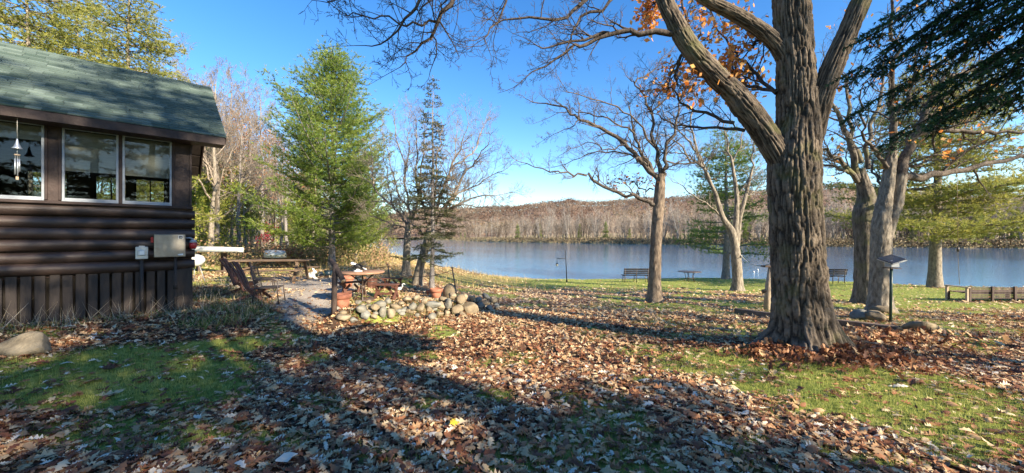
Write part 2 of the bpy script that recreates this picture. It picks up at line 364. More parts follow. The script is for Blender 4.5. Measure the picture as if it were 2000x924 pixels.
GRASS = [  # places where the lawn shows through the leaves, in picture units, laid back onto the ground
    (230, 745, 270, 62, 1), (440, 680, 100, 17, 1.0), (90, 715, 160, 30, .9), (300, 850, 230, 36, .6), (1150, 600, 90, 6, .35), (1250, 655, 120, 8, .45), (1700, 600, 120, 8, .5), (1850, 640, 80, 8, .5), (620, 700, 25, 9, .8), (760, 690, 60, 10, .5), (868, 655, 34, 9, .9),
    (830, 690, 30, 8, .5), (730, 715, 45, 10, .5), (980, 770, 28, 12, .8), (870, 795, 40, 12, .55), (640, 790, 60, 16, .4), (560, 860, 60, 22, .5), (760, 880, 110, 18, .35),
    (1480, 712, 190, 26, 1), (1640, 745, 210, 36, 1), (1740, 790, 200, 40, .95), (1860, 815, 150, 50, .9), (1940, 850, 120, 55, .85), (1250, 745, 35, 10, .8), (1330, 690, 120, 10, .6),
    (1640, 790, 130, 30, .6), (1745, 900, 80, 16, .7), (1340, 600, 60, 6, .7), (1280, 596, 60, 5, .8), (1120, 556, 150, 7, 1), (1400, 556, 380, 9, 1), (1250, 550, 330, 9, 1), (1560, 565, 200, 10, 1), (1800, 575, 260, 13, 1),
    (1780, 597, 130, 8, .75), (1930, 605, 120, 8, .8), (1900, 670, 80, 10, .6), (960, 545, 110, 7, 1), (1330, 628, 90, 6, .5), (1440, 640, 80, 8, .55), (1500, 645, 90, 12, .4), (1180, 640, 90, 8, .35), (1450, 615, 60, 5, .5),
    (1040, 700, 20, 6, .4), (1480, 860, 24, 12, .7), (1620, 885, 26, 10, .8)]
def leafiness(x, y):
    z = g(x, y, False); px, py = proj(x, y, z); m = np.zeros_like(px)
    nz = fbm(x*1.1, y*1.1, 0, 21, 4); jx = (nz-.5)*110; jy = (fbm(x*1.4+9, y*1.4, 0, 22, 3)-.5)*40*ss(26, 5, y)
    for cx, cy, rx, ry, s in GRASS:
        k = ss(1.3, .75, np.hypot((px+jx-cx)/rx, (py+jy-cy)/ry))*s; m = np.maximum(m, k)
    m = np.where(y < .6, .5, m)
    base = .52+1.0*ss(.32, .63, nz)
    far = ss(14, 30, y)*.4
    L = np.clip(base-far-.25*ss(5, 9, y), 0, 1)*(1-m)+.05
    L = L*ss(-18, -8, x-.35*y*0)*1.0+.3*(x < -12)
    cl = ss(.62, .76, fbm(x*2.3, y*2.3, 0, 77, 3))*.45   # drifts of leaves on the lawn
    L = np.maximum(L, cl*(y < 9)*(m > .3))
    L = np.where(shore_d(x, y) < 2.0, L*.2, L)
    spk = (vn(x*5.5, y*5.5, 0, 91) > .66)*(fbm(x*.8, y*.8, 0, 92, 2) > .42)*.3; L = np.maximum(L, spk*(y < 12))
    return np.clip(L, 0, 1)
def gravel_m(x, y):
    P1 = np.array([(-3.9, 6.9), (-3.75, 8.6), (-4.2, 10.2), (-5.3, 13.8), (-9.5, 15.5), (-11.5, 14), (-8.6, 11.2), (-6.6, 9.8), (-5.4, 8.2), (-4.7, 7.2)])
    return ss(-.1, .35, poly_in(x, y, P1)+(fbm(x*2, y*2, 0, 5, 2)-.5)*.5)
def dry_m(x, y):
    d = shore_d(x, y); a = ss(13, 17, y)*ss(2, -2, x+(fbm(x*.4, y*.4, 0, 8, 2)-.5)*4)*ss(16, 8, d)*ss(-40, -25, x)
    return np.clip(a, 0, 1)

def build_ground():
    def axis(lo, hi, c0, c1, st, gr):
        a = [c0]
        while a[-1] < c1: a.append(a[-1]+st)
        s = st
        while a[-1] < hi: s *= gr; a.append(a[-1]+s)
        b = [c0]; s = st
        while b[-1] > lo: s *= gr; b.append(b[-1]-s)
        return np.array(sorted(set(a+b)))
    X = axis(-1600, 1600, -9, 12, .14, 1.045); Y = axis(-300, 2600, 1.0, 13, .12, 1.035)
    xx, yy = np.meshgrid(X, Y); z = g(xx, yy)
    lf = leafiness(xx, yy); z = z+.018*(fbm(xx*6, yy*6, 0, 31, 3)-.5)*(1+lf)*ss(40, 10, yy)
    V = np.stack([xx, yy, z], -1).reshape(-1, 3); nx, ny = len(X), len(Y)
    i, j = np.meshgrid(np.arange(nx-1), np.arange(ny-1)); a = (j*nx+i).ravel()
    Fq = np.stack([a, a+1, a+1+nx, a+nx], -1)
    d = shore_d(xx, yy); sand = ss(2.6, .6, d)*ss(4, 1, xx)+ss(.5, .1, d)*(xx >= 1)
    far = (far_d(xx, yy) > -2).astype(float)
    m = bpy.data.materials.new('lawn_and_leaf_floor'); m.use_nodes = True; nt = m.node_tree; N = nt.nodes; L = nt.links; p = N['Principled BSDF']
    geo = N.new('ShaderNodeNewGeometry')
    def noise(s, det=5):
        n = N.new('ShaderNodeTexNoise'); n.inputs['Scale'].default_value = s; n.inputs['Detail'].default_value = det; n.inputs['Roughness'].default_value = .7; L.new(geo.outputs['Position'], n.inputs['Vector']); return n.outputs[0]
    def ramp(src, st):
        r = N.new('ShaderNodeValToRGB'); e = r.color_ramp.elements
        while len(e) < len(st): e.new(.5)
        for k, (q, c) in enumerate(st): e[k].position = q; e[k].color = (*c, 1)
        L.new(src, r.inputs[0]); return r.outputs[0]
    def mixc(f, a, b):
        x = N.new('ShaderNodeMixRGB'); L.new(f, x.inputs[0]); L.new(a, x.inputs[1]); L.new(b, x.inputs[2]); return x.outputs[0]
    def attr(n):
        a = N.new('ShaderNodeAttribute'); a.attribute_name = n; return a.outputs['Fac']
    grass = ramp(noise(9), [(.3, (.07, .10, .022)), (.48, (.20, .24, .05)), (.66, (.44, .42, .12))])
    vor = N.new('ShaderNodeTexVoronoi'); vor.inputs['Scale'].default_value = 9; L.new(geo.outputs['Position'], vor.inputs['Vector'])
    vs = N.new('ShaderNodeSeparateColor'); L.new(vor.outputs['Color'], vs.inputs[0])
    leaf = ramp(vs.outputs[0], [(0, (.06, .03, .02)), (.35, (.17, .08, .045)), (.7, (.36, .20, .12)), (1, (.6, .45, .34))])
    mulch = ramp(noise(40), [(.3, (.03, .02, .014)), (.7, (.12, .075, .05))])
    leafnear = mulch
    grav = ramp(noise(45), [(.3, (.20, .165, .13)), (.5, (.38, .32, .26)), (.7, (.56, .49, .41))])
    sandc = ramp(noise(8), [(.3, (.30, .23, .15)), (.7, (.5, .42, .30))])
    dry = ramp(noise(3), [(.3, (.24, .16, .07)), (.7, (.45, .34, .15))])
    farc = ramp(noise(.12, 6), [(.3, (.16, .11, .06)), (.5, (.34, .26, .13)), (.7, (.24, .24, .10))])
    lm = N.new('ShaderNodeMath'); lm.operation = 'ADD'; L.new(attr('leaf'), lm.inputs[0]); nn = N.new('ShaderNodeMath'); nn.operation = 'MULTIPLY_ADD'; L.new(noise(14), nn.inputs[0]); nn.inputs[1].default_value = .9; nn.inputs[2].default_value = -.5; L.new(nn.outputs[0], lm.inputs[1])
    lr = ramp(lm.outputs[0], [(.42, (0, 0, 0)), (.8, (1, 1, 1))])
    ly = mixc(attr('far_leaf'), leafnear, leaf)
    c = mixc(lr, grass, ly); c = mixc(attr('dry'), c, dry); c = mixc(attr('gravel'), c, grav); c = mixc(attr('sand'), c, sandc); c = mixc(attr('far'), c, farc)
    L.new(c, p.inputs['Base Color']); p.inputs['Roughness'].default_value = .95; p.inputs['Specular IOR Level'].default_value = .1
    b = N.new('ShaderNodeBump'); b.inputs['Strength'].default_value = .8; b.inputs['Distance'].default_value = .03; L.new(noise(30), b.inputs['Height']); L.new(b.outputs[0], p.inputs['Normal'])
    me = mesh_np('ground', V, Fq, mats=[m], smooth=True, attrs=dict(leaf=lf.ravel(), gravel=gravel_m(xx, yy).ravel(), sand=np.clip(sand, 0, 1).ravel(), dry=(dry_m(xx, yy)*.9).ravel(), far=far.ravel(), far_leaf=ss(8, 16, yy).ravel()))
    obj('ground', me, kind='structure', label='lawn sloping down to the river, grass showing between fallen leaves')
build_ground()
def build_water():
    m = bpy.data.materials.new('river_water'); m.use_nodes = True; nt = m.node_tree; N = nt.nodes; L = nt.links; p = N['Principled BSDF']
    p.inputs['Base Color'].default_value = (.03, .11, .22, 1); p.inputs['Roughness'].default_value = .06; p.inputs['IOR'].default_value = 1.33; p.inputs['Specular IOR Level'].default_value = .5
    geo = N.new('ShaderNodeNewGeometry'); mp = N.new('ShaderNodeMapping'); mp.inputs['Scale'].default_value = (1, 1.6, 1); mp.inputs['Rotation'].default_value = (0, 0, .25); L.new(geo.outputs['Position'], mp.inputs[0])
    n = N.new('ShaderNodeTexNoise'); n.inputs['Scale'].default_value = 1.4; n.inputs['Detail'].default_value = 5; n.inputs['Roughness'].default_value = .6; L.new(mp.outputs[0], n.inputs['Vector'])
    n2 = N.new('ShaderNodeTexNoise'); n2.inputs['Scale'].default_value = .035; n2.inputs['Detail'].default_value = 4; L.new(geo.outputs['Position'], n2.inputs['Vector'])
    r = N.new('ShaderNodeMapRange'); r.inputs[1].default_value = .35; r.inputs[2].default_value = .65; r.inputs[3].default_value = .3; r.inputs[4].default_value = .6; L.new(n2.outputs[0], r.inputs[0])
    b = N.new('ShaderNodeBump'); b.inputs['Distance'].default_value = .06; L.new(r.outputs[0], b.inputs['Strength']); L.new(n.outputs[0], b.inputs['Height']); L.new(b.outputs[0], p.inputs['Normal'])
    V = [(-2500, -300, WATER), (2500, -300, WATER), (2500, 2500, WATER), (-2500, 2500, WATER)]
    obj('river', mesh_np('river', V, [(0, 1, 2, 3)], mats=[m]), kind='structure', label='calm blue river reflecting the far bank')
build_water()
RG = random.Random(7)
NR = np.random.default_rng(11)

# hills
def build_hills():
    A = np.radians(np.linspace(-62, 62, 320)); D = np.linspace(0, 1, 26)
    # ridge height in picture units above the horizon, by picture x
    RX = [-400, 300, 700, 800, 880, 930, 1000, 1050, 1130, 1200, 1300, 1400, 1600, 1640, 1700, 1760, 1900, 2100, 2600]
    RH = [35, 40, 42, 46, 50, 52, 58, 57, 66, 72, 70, 80, 92, 100, 92, 88, 80, 76, 60]
    V = []; T = []
    aa, dd = np.meshgrid(A, D)
    Y = 430+dd*420; X = Y*np.tan(aa); px = 1000+F*np.tan(aa)
    h = np.interp(px, RX, RH)+(fbm(px*.011, 0*px, 0, 66, 3)-.5)*16; ridge = EYE+h/F*820
    prof = ss(0, .9, dd)*.96+.04*dd
    z = WATER+2+(ridge-WATER-10)*prof+(fbm(X*.012, Y*.012, 0, 4, 4)-.5)*16*ss(.05, .5, dd)
    V = np.stack([X, Y, z], -1).reshape(-1, 3); nx = len(A); ny = len(D)
    i, j = np.meshgrid(np.arange(nx-1), np.arange(ny-1)); a = (j*nx+i).ravel()
    m = M('wooded_hillside', (.20, .13, .10), 1, 0, var=(.30, .22, .17), scale=.03, coords='Object')
    obj('hills', mesh_np('hills', V, np.stack([a, a+1, a+1+nx, a+nx], -1), mats=[m], smooth=True), kind='structure', label='low wooded hills beyond the river')
    # forest cover: every tree a stem and a loose crown of small faces
    n = 15000; aa = NR.uniform(-.95, 1.05, n); dd = NR.uniform(0.0, .98, n)**.8
    Y = 430+dd*420; X = Y*np.tan(aa); h = np.interp(1000+F*np.tan(aa), RX, RH)+(fbm((1000+F*np.tan(aa))*.011, 0*aa, 0, 66, 3)-.5)*16; ridge = EYE+h/F*820
    z = WATER+2+(ridge-WATER-10)*(ss(0, .9, dd)*.96+.04*dd)+(fbm(X*.012, Y*.012, 0, 4, 4)-.5)*16*ss(.05, .5, dd)
    H = NR.uniform(8, 14, n); k = 14
    c = np.stack([X, Y, z], -1)[:, None, :]+NR.normal(0, 1, (n, k, 3))*np.array([2.6, 2.6, 2.4])+np.stack([0*H, 0*H, H*.62], -1)[:, None, :]
    tint = np.clip(fbm(X*.01, Y*.01, 0, 41, 3)*1.6-.3+NR.normal(0, .14, n), 0, 1); tint = np.repeat(tint, k*3)
    c = c.reshape(-1, 1, 3)+NR.normal(0, .9, (n*k, 3, 3)); V = c.reshape(-1, 3)
    m = MT('autumn_hill_crowns', [(0, (.14, .08, .055)), (.35, (.21, .14, .10)), (.6, (.25, .20, .155)), (.85, (.30, .20, .12)), (1, (.14, .14, .08))], .9, .3)
    obj('hill_forest', mesh_np('hill_forest', V, None, np.arange(len(V)).reshape(-1, 3), mats=[m], attrs=dict(tint=tint)), kind='stuff', label='russet autumn forest covering the hills')
build_hills()

# ---------------------------------------------------------------- branching
def rnd3(r): return (r.gauss(0, 1), r.gauss(0, 1), r.gauss(0, 1))
def side_dir(r, d, ang):
    v = rnd3(r); dot = v[0]*d[0]+v[1]*d[1]+v[2]*d[2]; v = nrm((v[0]-dot*d[0], v[1]-dot*d[1], v[2]-dot*d[2]))
    c, s = math.cos(ang), math.sin(ang); return (d[0]*c+v[0]*s, d[1]*c+v[1]*s, d[2]*c+v[2]*s)
def grow(B, r, p, d, L, rad, lvl, wig=.25, up=.05, tips=None, ang=(30, 65), nch=5, shrink=.55, sides=(6, 5, 4, 3, 3), rmin=.0025, flat=1.0):
    n = max(3, min(8, int(L/.22)+2)) if lvl > 0 else 3
    pts = [p]; rr = [rad]; ds = []
    for i in range(n):
        v = rnd3(r); d = nrm((d[0]+v[0]*wig, d[1]+v[1]*wig, d[2]+v[2]*wig*.8+up)); ds.append(d)
        p = (p[0]+d[0]*L/n, p[1]+d[1]*L/n, p[2]+d[2]*L/n); pts.append(p); rr.append(max(rmin, rad*(1-.72*(i+1)/n)))
    B.add(pts, rr, sides[max(0, len(sides)-1-lvl)] if lvl < len(sides) else sides[0])
    if lvl == 0:
        if tips is not None: tips.append((p, d))
        return
    k = nch if isinstance(nch, int) else nch[lvl]
    for i in range(k):
        t = .22+.78*(i+r.random())/k; q = min(n-1, int(t*n)); f = t*n-q; a, b = pts[q], pts[q+1]
        pp = (a[0]+(b[0]-a[0])*f, a[1]+(b[1]-a[1])*f, a[2]+(b[2]-a[2])*f)
        dd = side_dir(r, ds[q], R(r.uniform(*ang))); dd = nrm((dd[0], dd[1]*flat, dd[2]+.08))
        grow(B, r, pp, dd, L*shrink*r.uniform(.6, 1.15)*(1.1-.45*t), max(rmin, rr[q]*.62), lvl-1, wig, up, tips, ang, nch, shrink, sides, rmin, flat)
def spline(pts, n):
    Pn = np.array([tuple(p) for p in pts], float); Pn = np.vstack([2*Pn[0]-Pn[1], Pn, 2*Pn[-1]-Pn[-2]]); out = []; m = len(Pn)-3
    for t in np.linspace(0, m-1e-6, n):
        i = int(t); f = t-i; a, b, c, d = Pn[i:i+4]
        out.append(.5*((2*b)+(-a+c)*f+(2*a-5*b+4*c-d)*f*f+(-a+3*b-3*c+d)*f**3))
    return np.array(out)
def limb(B, r, pts, r0, r1, Y0=None, sub=2, n=14, nkids=9, klen=1.0, sides=8, wig=.22, up=.04, tips=None, jit=.03, start=.12, rexp=.9, nch=4):
    """a limb through given points, with twigs growing from it"""
    S = spline(pts, n); S[1:-1] += np.array([[r.gauss(0, jit) for _ in range(3)] for _ in range(n-2)])
    rad = [r0+(r1-r0)*(i/(n-1))**rexp for i in range(n)]
    B.add([tuple(q) for q in S], rad, sides)
    for i in range(nkids):
        t = start+(1-start)*(i+r.random())/nkids; q = min(n-2, int(t*(n-1))); d = nrm(S[q+1]-S[q])
        dd = side_dir(r, d, R(r.uniform(28, 62))); dd = nrm((dd[0], dd[1], dd[2]+.15))
        grow(B, r, tuple(S[q]), dd, klen*r.uniform(.55, 1.2)*(1.15-.5*t), max(.006, min(rad[q]*.5, .028*klen)), sub, wig, up, tips, nch=nch)
    d = nrm(S[-1]-S[-2]); grow(B, r, tuple(S[-1]), d, klen*.7, r1, sub, wig, up, tips, nch=nch)
def leaf_tris(C, size, rng, tint=None, n=1, spread=0.0, lift=0):
    """C (k,3) centres -> leaf-like kite faces; returns V,F3,tint"""
    C = np.repeat(np.asarray(C, float), n, 0); k = len(C)
    if spread: C = C+rng.normal(0, spread, (k, 3))
    u = rng.normal(0, 1, (k, 3)); u /= np.linalg.norm(u, axis=1, keepdims=True); v = rng.normal(0, 1, (k, 3)); v = np.cross(u, v); v /= np.linalg.norm(v, axis=1, keepdims=True)
    s = size*rng.uniform(.6, 1.3, (k, 1)); a = C-u*s*.5; b = C+v*s*.33; c = C+u*s*.55; d = C-v*s*.33
    V = np.stack([a, b, c, d], 1).reshape(-1, 3); Fq = np.arange(k*4).reshape(-1, 4)
    t = rng.uniform(0, 1, k) if tint is None else np.repeat(tint, n)+rng.normal(0, .12, k)
    return V, Fq, np.repeat(np.clip(t, 0, 1), 4)
def needles(Cn, Dn, ln, rng, n=7, wid=.012, tint=None, open_=.7):
    """tufts: thin triangles fanning from each centre along its direction"""
    k = len(Cn); C = np.repeat(Cn, n, 0); D = np.repeat(Dn, n, 0)+rng.normal(0, open_*.6, (k*n, 3)); D /= np.linalg.norm(D, axis=1, keepdims=True)+1e-9
    s = np.cross(D, rng.normal(0, 1, (k*n, 3))); s /= np.linalg.norm(s, axis=1, keepdims=True)+1e-9
    L = ln*rng.uniform(.7, 1.25, (k*n, 1)); V = np.stack([C-s*wid, C+s*wid, C+D*L], 1).reshape(-1, 3)
    t = rng.uniform(0, 1, k) if tint is None else tint
    t = np.repeat(np.clip(np.repeat(t, n)+rng.normal(0, .08, k*n), 0, 1), 3)
    return V, np.arange(k*n*3).reshape(-1, 3), t

def conifer(name, seed, H, base_h, prof, mat_n, mat_b, whorl=.42, per=5, rise=.35, droop=0.0, ln=.13, nt=7, wid=.012, tw=.16, tr=.11, dens=1.0, gap=.12, lay=.5, trunk_at=None, asym=None, puff=0, prad=.25):
    """returns (trunk_mesh, branch_mesh, foliage_mesh); prof(h01)->branch length"""
    r = random.Random(seed); rng = np.random.default_rng(seed); B = Tubes(); T = Tubes(); C = []; D = []; Tt = []
    S = 14; cx = [0]*(S+1); cy = [0]*(S+1)
    for i in range(1, S+1): cx[i] = cx[i-1]+r.gauss(0, .02*H/12); cy[i] = cy[i-1]+r.gauss(0, .02*H/12)
    T.add([(cx[i], cy[i], H*i/S-.1*(i == 0)) for i in range(S+1)], [max(.008, tr*(1-i/S*.97))*(1.25 if i == 0 else 1) for i in range(S+1)], 9)
    h = base_h; 
    while h < H*.985:
        hn = (h-base_h)/(H-base_h); L0 = prof(hn); a0 = r.random()*6.28; m = per if hn < .9 else 4
        for j in range(m):
            if r.random() < gap: continue
            a = a0+6.28*j/m+r.gauss(0, .25); hh = h+r.gauss(0, whorl*.38); L = L0*r.uniform(.7, 1.18)
            if asym: L *= asym(a, hn)
            if L < .08: L = .08
            i = min(S-1, int(hh/H*S)); f = hh/H*S-i; px = cx[i]+(cx[i+1]-cx[i])*f; py = cy[i]+(cy[i+1]-cy[i])*f
            n = max(3, int(L/.3)); rs = rise*(.5+.9*hn)+r.gauss(0, .09); pts = []; 
            for q in range(n+1):
                t = q/n; pts.append((px+math.cos(a)*L*t, py+math.sin(a)*L*t, hh+rs*L*t*t*(1 if droop >= 0 else 1)-droop*L*t+r.gauss(0, .015)+.0))
            B.add(pts, [max(.004, .022*L**.8*(1-.85*q/n)) for q in range(n+1)], 4)
            # twigs on both sides
            nt_ = max(2, int(L/tw*dens))
            for q in range(nt_):
                t = .18+.82*(q+r.random())/nt_; k2 = min(n-1, int(t*n)); f = t*n-k2; A, E = pts[k2], pts[k2+1]
                p = [A[z]+(E[z]-A[z])*f for z in range(3)]; sd = 1 if q % 2 else -1; ta = a+sd*R(r.uniform(35, 70)); tl = min(.75, L*.42)*(1.15-t*.8)*r.uniform(.6, 1.2)+.06
                up = r.uniform(-.05, .35)*lay-droop*.5; e = (p[0]+math.cos(ta)*tl, p[1]+math.sin(ta)*tl, p[2]+up*tl)
                if tl > .18: B.add([tuple(p), e], [.005, .003], 3)
                ns = max(1, int(tl/(ln*.62)))
                br = r.random()
                for w in range(puff):
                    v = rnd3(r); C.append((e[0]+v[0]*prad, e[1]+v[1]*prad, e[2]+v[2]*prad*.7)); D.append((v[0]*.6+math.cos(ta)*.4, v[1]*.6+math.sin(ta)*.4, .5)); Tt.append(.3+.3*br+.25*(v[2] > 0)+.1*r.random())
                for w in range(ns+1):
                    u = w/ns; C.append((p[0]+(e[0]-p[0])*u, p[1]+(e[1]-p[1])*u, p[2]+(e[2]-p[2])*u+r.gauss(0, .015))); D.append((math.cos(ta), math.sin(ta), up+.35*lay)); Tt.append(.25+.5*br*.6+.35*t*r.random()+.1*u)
            C.append(pts[-1]); D.append((math.cos(a), math.sin(a), .5)); Tt.append(.7)
        h += whorl*r.uniform(.7, 1.25)*(1-.45*hn)
    C.append((cx[S], cy[S], H)); D.append((0, 0, 1)); Tt.append(.6)
    C = np.array(C); D = np.array(D); D /= np.linalg.norm(D, axis=1, keepdims=True)
    V, F3, t = needles(C, D, ln, rng, nt, wid, np.array(Tt))
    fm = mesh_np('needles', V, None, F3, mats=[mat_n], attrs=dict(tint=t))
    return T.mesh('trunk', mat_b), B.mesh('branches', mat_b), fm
def tree_root(name, label, cat, base, parts, group=None, rz=0, s=1.0):
    o = root(name, label, cat, base, rz, group); o.scale = (s, s, s)
    for n, me in parts: obj(n, me, o, **({'kind': 'stuff'} if n in ('needles', 'leaves', 'twigs', 'branches', 'crown') and False else {}))
    return o

# high-resolution trunk with furrowed bark
def bark_trunk(path, radii, ring=.03, sides=90, amp=.03, seed=1, flare=None, fs=1.0, lobes=5):
    S = np.array(path, float); seg = np.linalg.norm(np.diff(S, axis=0), axis=1).sum(); n = int(seg/ring)+2
    Q = spline(path, n); rad = np.interp(np.linspace(0, 1, n), np.linspace(0, 1, len(radii)), radii)
    T = np.gradient(Q, axis=0); T /= np.linalg.norm(T, axis=1, keepdims=True); U = np.cross(T, [[0, 1, 0.0]]); U /= np.linalg.norm(U, axis=1, keepdims=True); Wv = np.cross(T, U)
    an = np.arange(sides)*2*np.pi/sides; A, I = np.meshgrid(an, np.arange(n)); s = np.concatenate([[0], np.cumsum(np.linalg.norm(np.diff(Q, axis=0), axis=1))]); Z = s[I]
    rr = rad[I]*1.0
    cxn, cyn = np.cos(A), np.sin(A); k = rad.mean()
    # furrows: ridged noise narrow round the trunk and long along it, wandering
    wob = (fbm(cxn*2.2*fs, cyn*2.2*fs, Z*2.2, seed+5, 2)-.5)*1.6
    def rg(f, zf, sd): return np.clip(np.abs(2*vn(cxn*f*k/.45+wob*.9, cyn*f*k/.45+wob*.9, Z*zf, sd)-1)*2.6, 0, 1)
    rid = rg(15*fs, 3.6, seed)*(.5+.5*rg(24*fs, 8.5, seed+3)); cross = vn(cxn*9, cyn*9, Z*22, seed+8)
    disp = amp*(rid-.6)*1.1+amp*.35*(cross-.5)+.05*k*(fbm(cxn*1.2, cyn*1.2, Z*.8, seed+11, 2)-.5)*2
    if flare is not None:
        fz = flare(Z); rr = rr*(1+fz*(.75+.5*np.cos(lobes*A+.7+.4*np.sin(A*2))))
    rr = rr+disp
    V = Q[I]+rr[..., None]*(U[I]*cxn[..., None]+Wv[I]*cyn[..., None])
    V = V.reshape(-1, 3); i, j = np.meshgrid(np.arange(sides), np.arange(n-1)); a = (j*sides+i).ravel(); b = (j*sides+(i+1) % sides).ravel()
    return V, np.stack([a, b, b+sides, a+sides], -1), np.clip(rid.ravel(), 0, 1)
def join_np(L):
    VV = []; FF = []; T = []; b = 0
    for V, Fq, t in L: VV.append(V); FF.append(Fq+b); T.append(t); b += len(V)
    return np.concatenate(VV), np.concatenate(FF), np.concatenate(T)
def oak_mat():
    m = bpy.data.materials.new('furrowed_oak_bark'); m.use_nodes = True; nt = m.node_tree; N = nt.nodes; L = nt.links; p = N['Principled BSDF']
    a = N.new('ShaderNodeAttribute'); a.attribute_name = 'tint'; tc = N.new('ShaderNodeTexCoord')
    n = N.new('ShaderNodeTexNoise'); n.inputs['Scale'].default_value = 30; n.inputs['Detail'].default_value = 5; L.new(tc.outputs['Object'], n.inputs['Vector'])
    ad = N.new('ShaderNodeMath'); ad.operation = 'MULTIPLY_ADD'; L.new(n.outputs[0], ad.inputs[0]); ad.inputs[1].default_value = .8; ad.inputs[2].default_value = -.4
    a2 = N.new('ShaderNodeMath'); a2.operation = 'ADD'; L.new(a.outputs['Fac'], a2.inputs[0]); L.new(ad.outputs[0], a2.inputs[1])
    r = N.new('ShaderNodeValToRGB'); r.color_ramp.elements[0].color = (.035, .028, .023, 1); r.color_ramp.elements[1].color = (.19, .15, .115, 1); r.color_ramp.elements[0].position = .1; r.color_ramp.elements[1].position = 1.0
    L.new(a2.outputs[0], r.inputs[0])
    n2 = N.new('ShaderNodeTexNoise'); n2.inputs['Scale'].default_value = 2.2; n2.inputs['Detail'].default_value = 6; L.new(tc.outputs['Object'], n2.inputs['Vector'])
    r2 = N.new('ShaderNodeValToRGB'); r2.color_ramp.elements[0].position = .54; r2.color_ramp.elements[1].position = .72; r2.color_ramp.elements[1].color = (.6, .6, .6, 1); L.new(n2.outputs[0], r2.inputs[0])
    mx = N.new('ShaderNodeMixRGB'); L.new(r2.outputs[0], mx.inputs[0]); L.new(r.outputs[0], mx.inputs[1]); mx.inputs[2].default_value = (.15, .145, .06, 1)
    L.new(mx.outputs[0], p.inputs['Base Color']); p.inputs['Roughness'].default_value = .95; p.inputs['Specular IOR Level'].default_value = .12
    b = N.new('ShaderNodeBump'); b.inputs['Distance'].default_value = .012; L.new(n.outputs[0], b.inputs['Height']); L.new(b.outputs[0], p.inputs['Normal']); return m
m_oakhi = oak_mat()
exec_parts = []
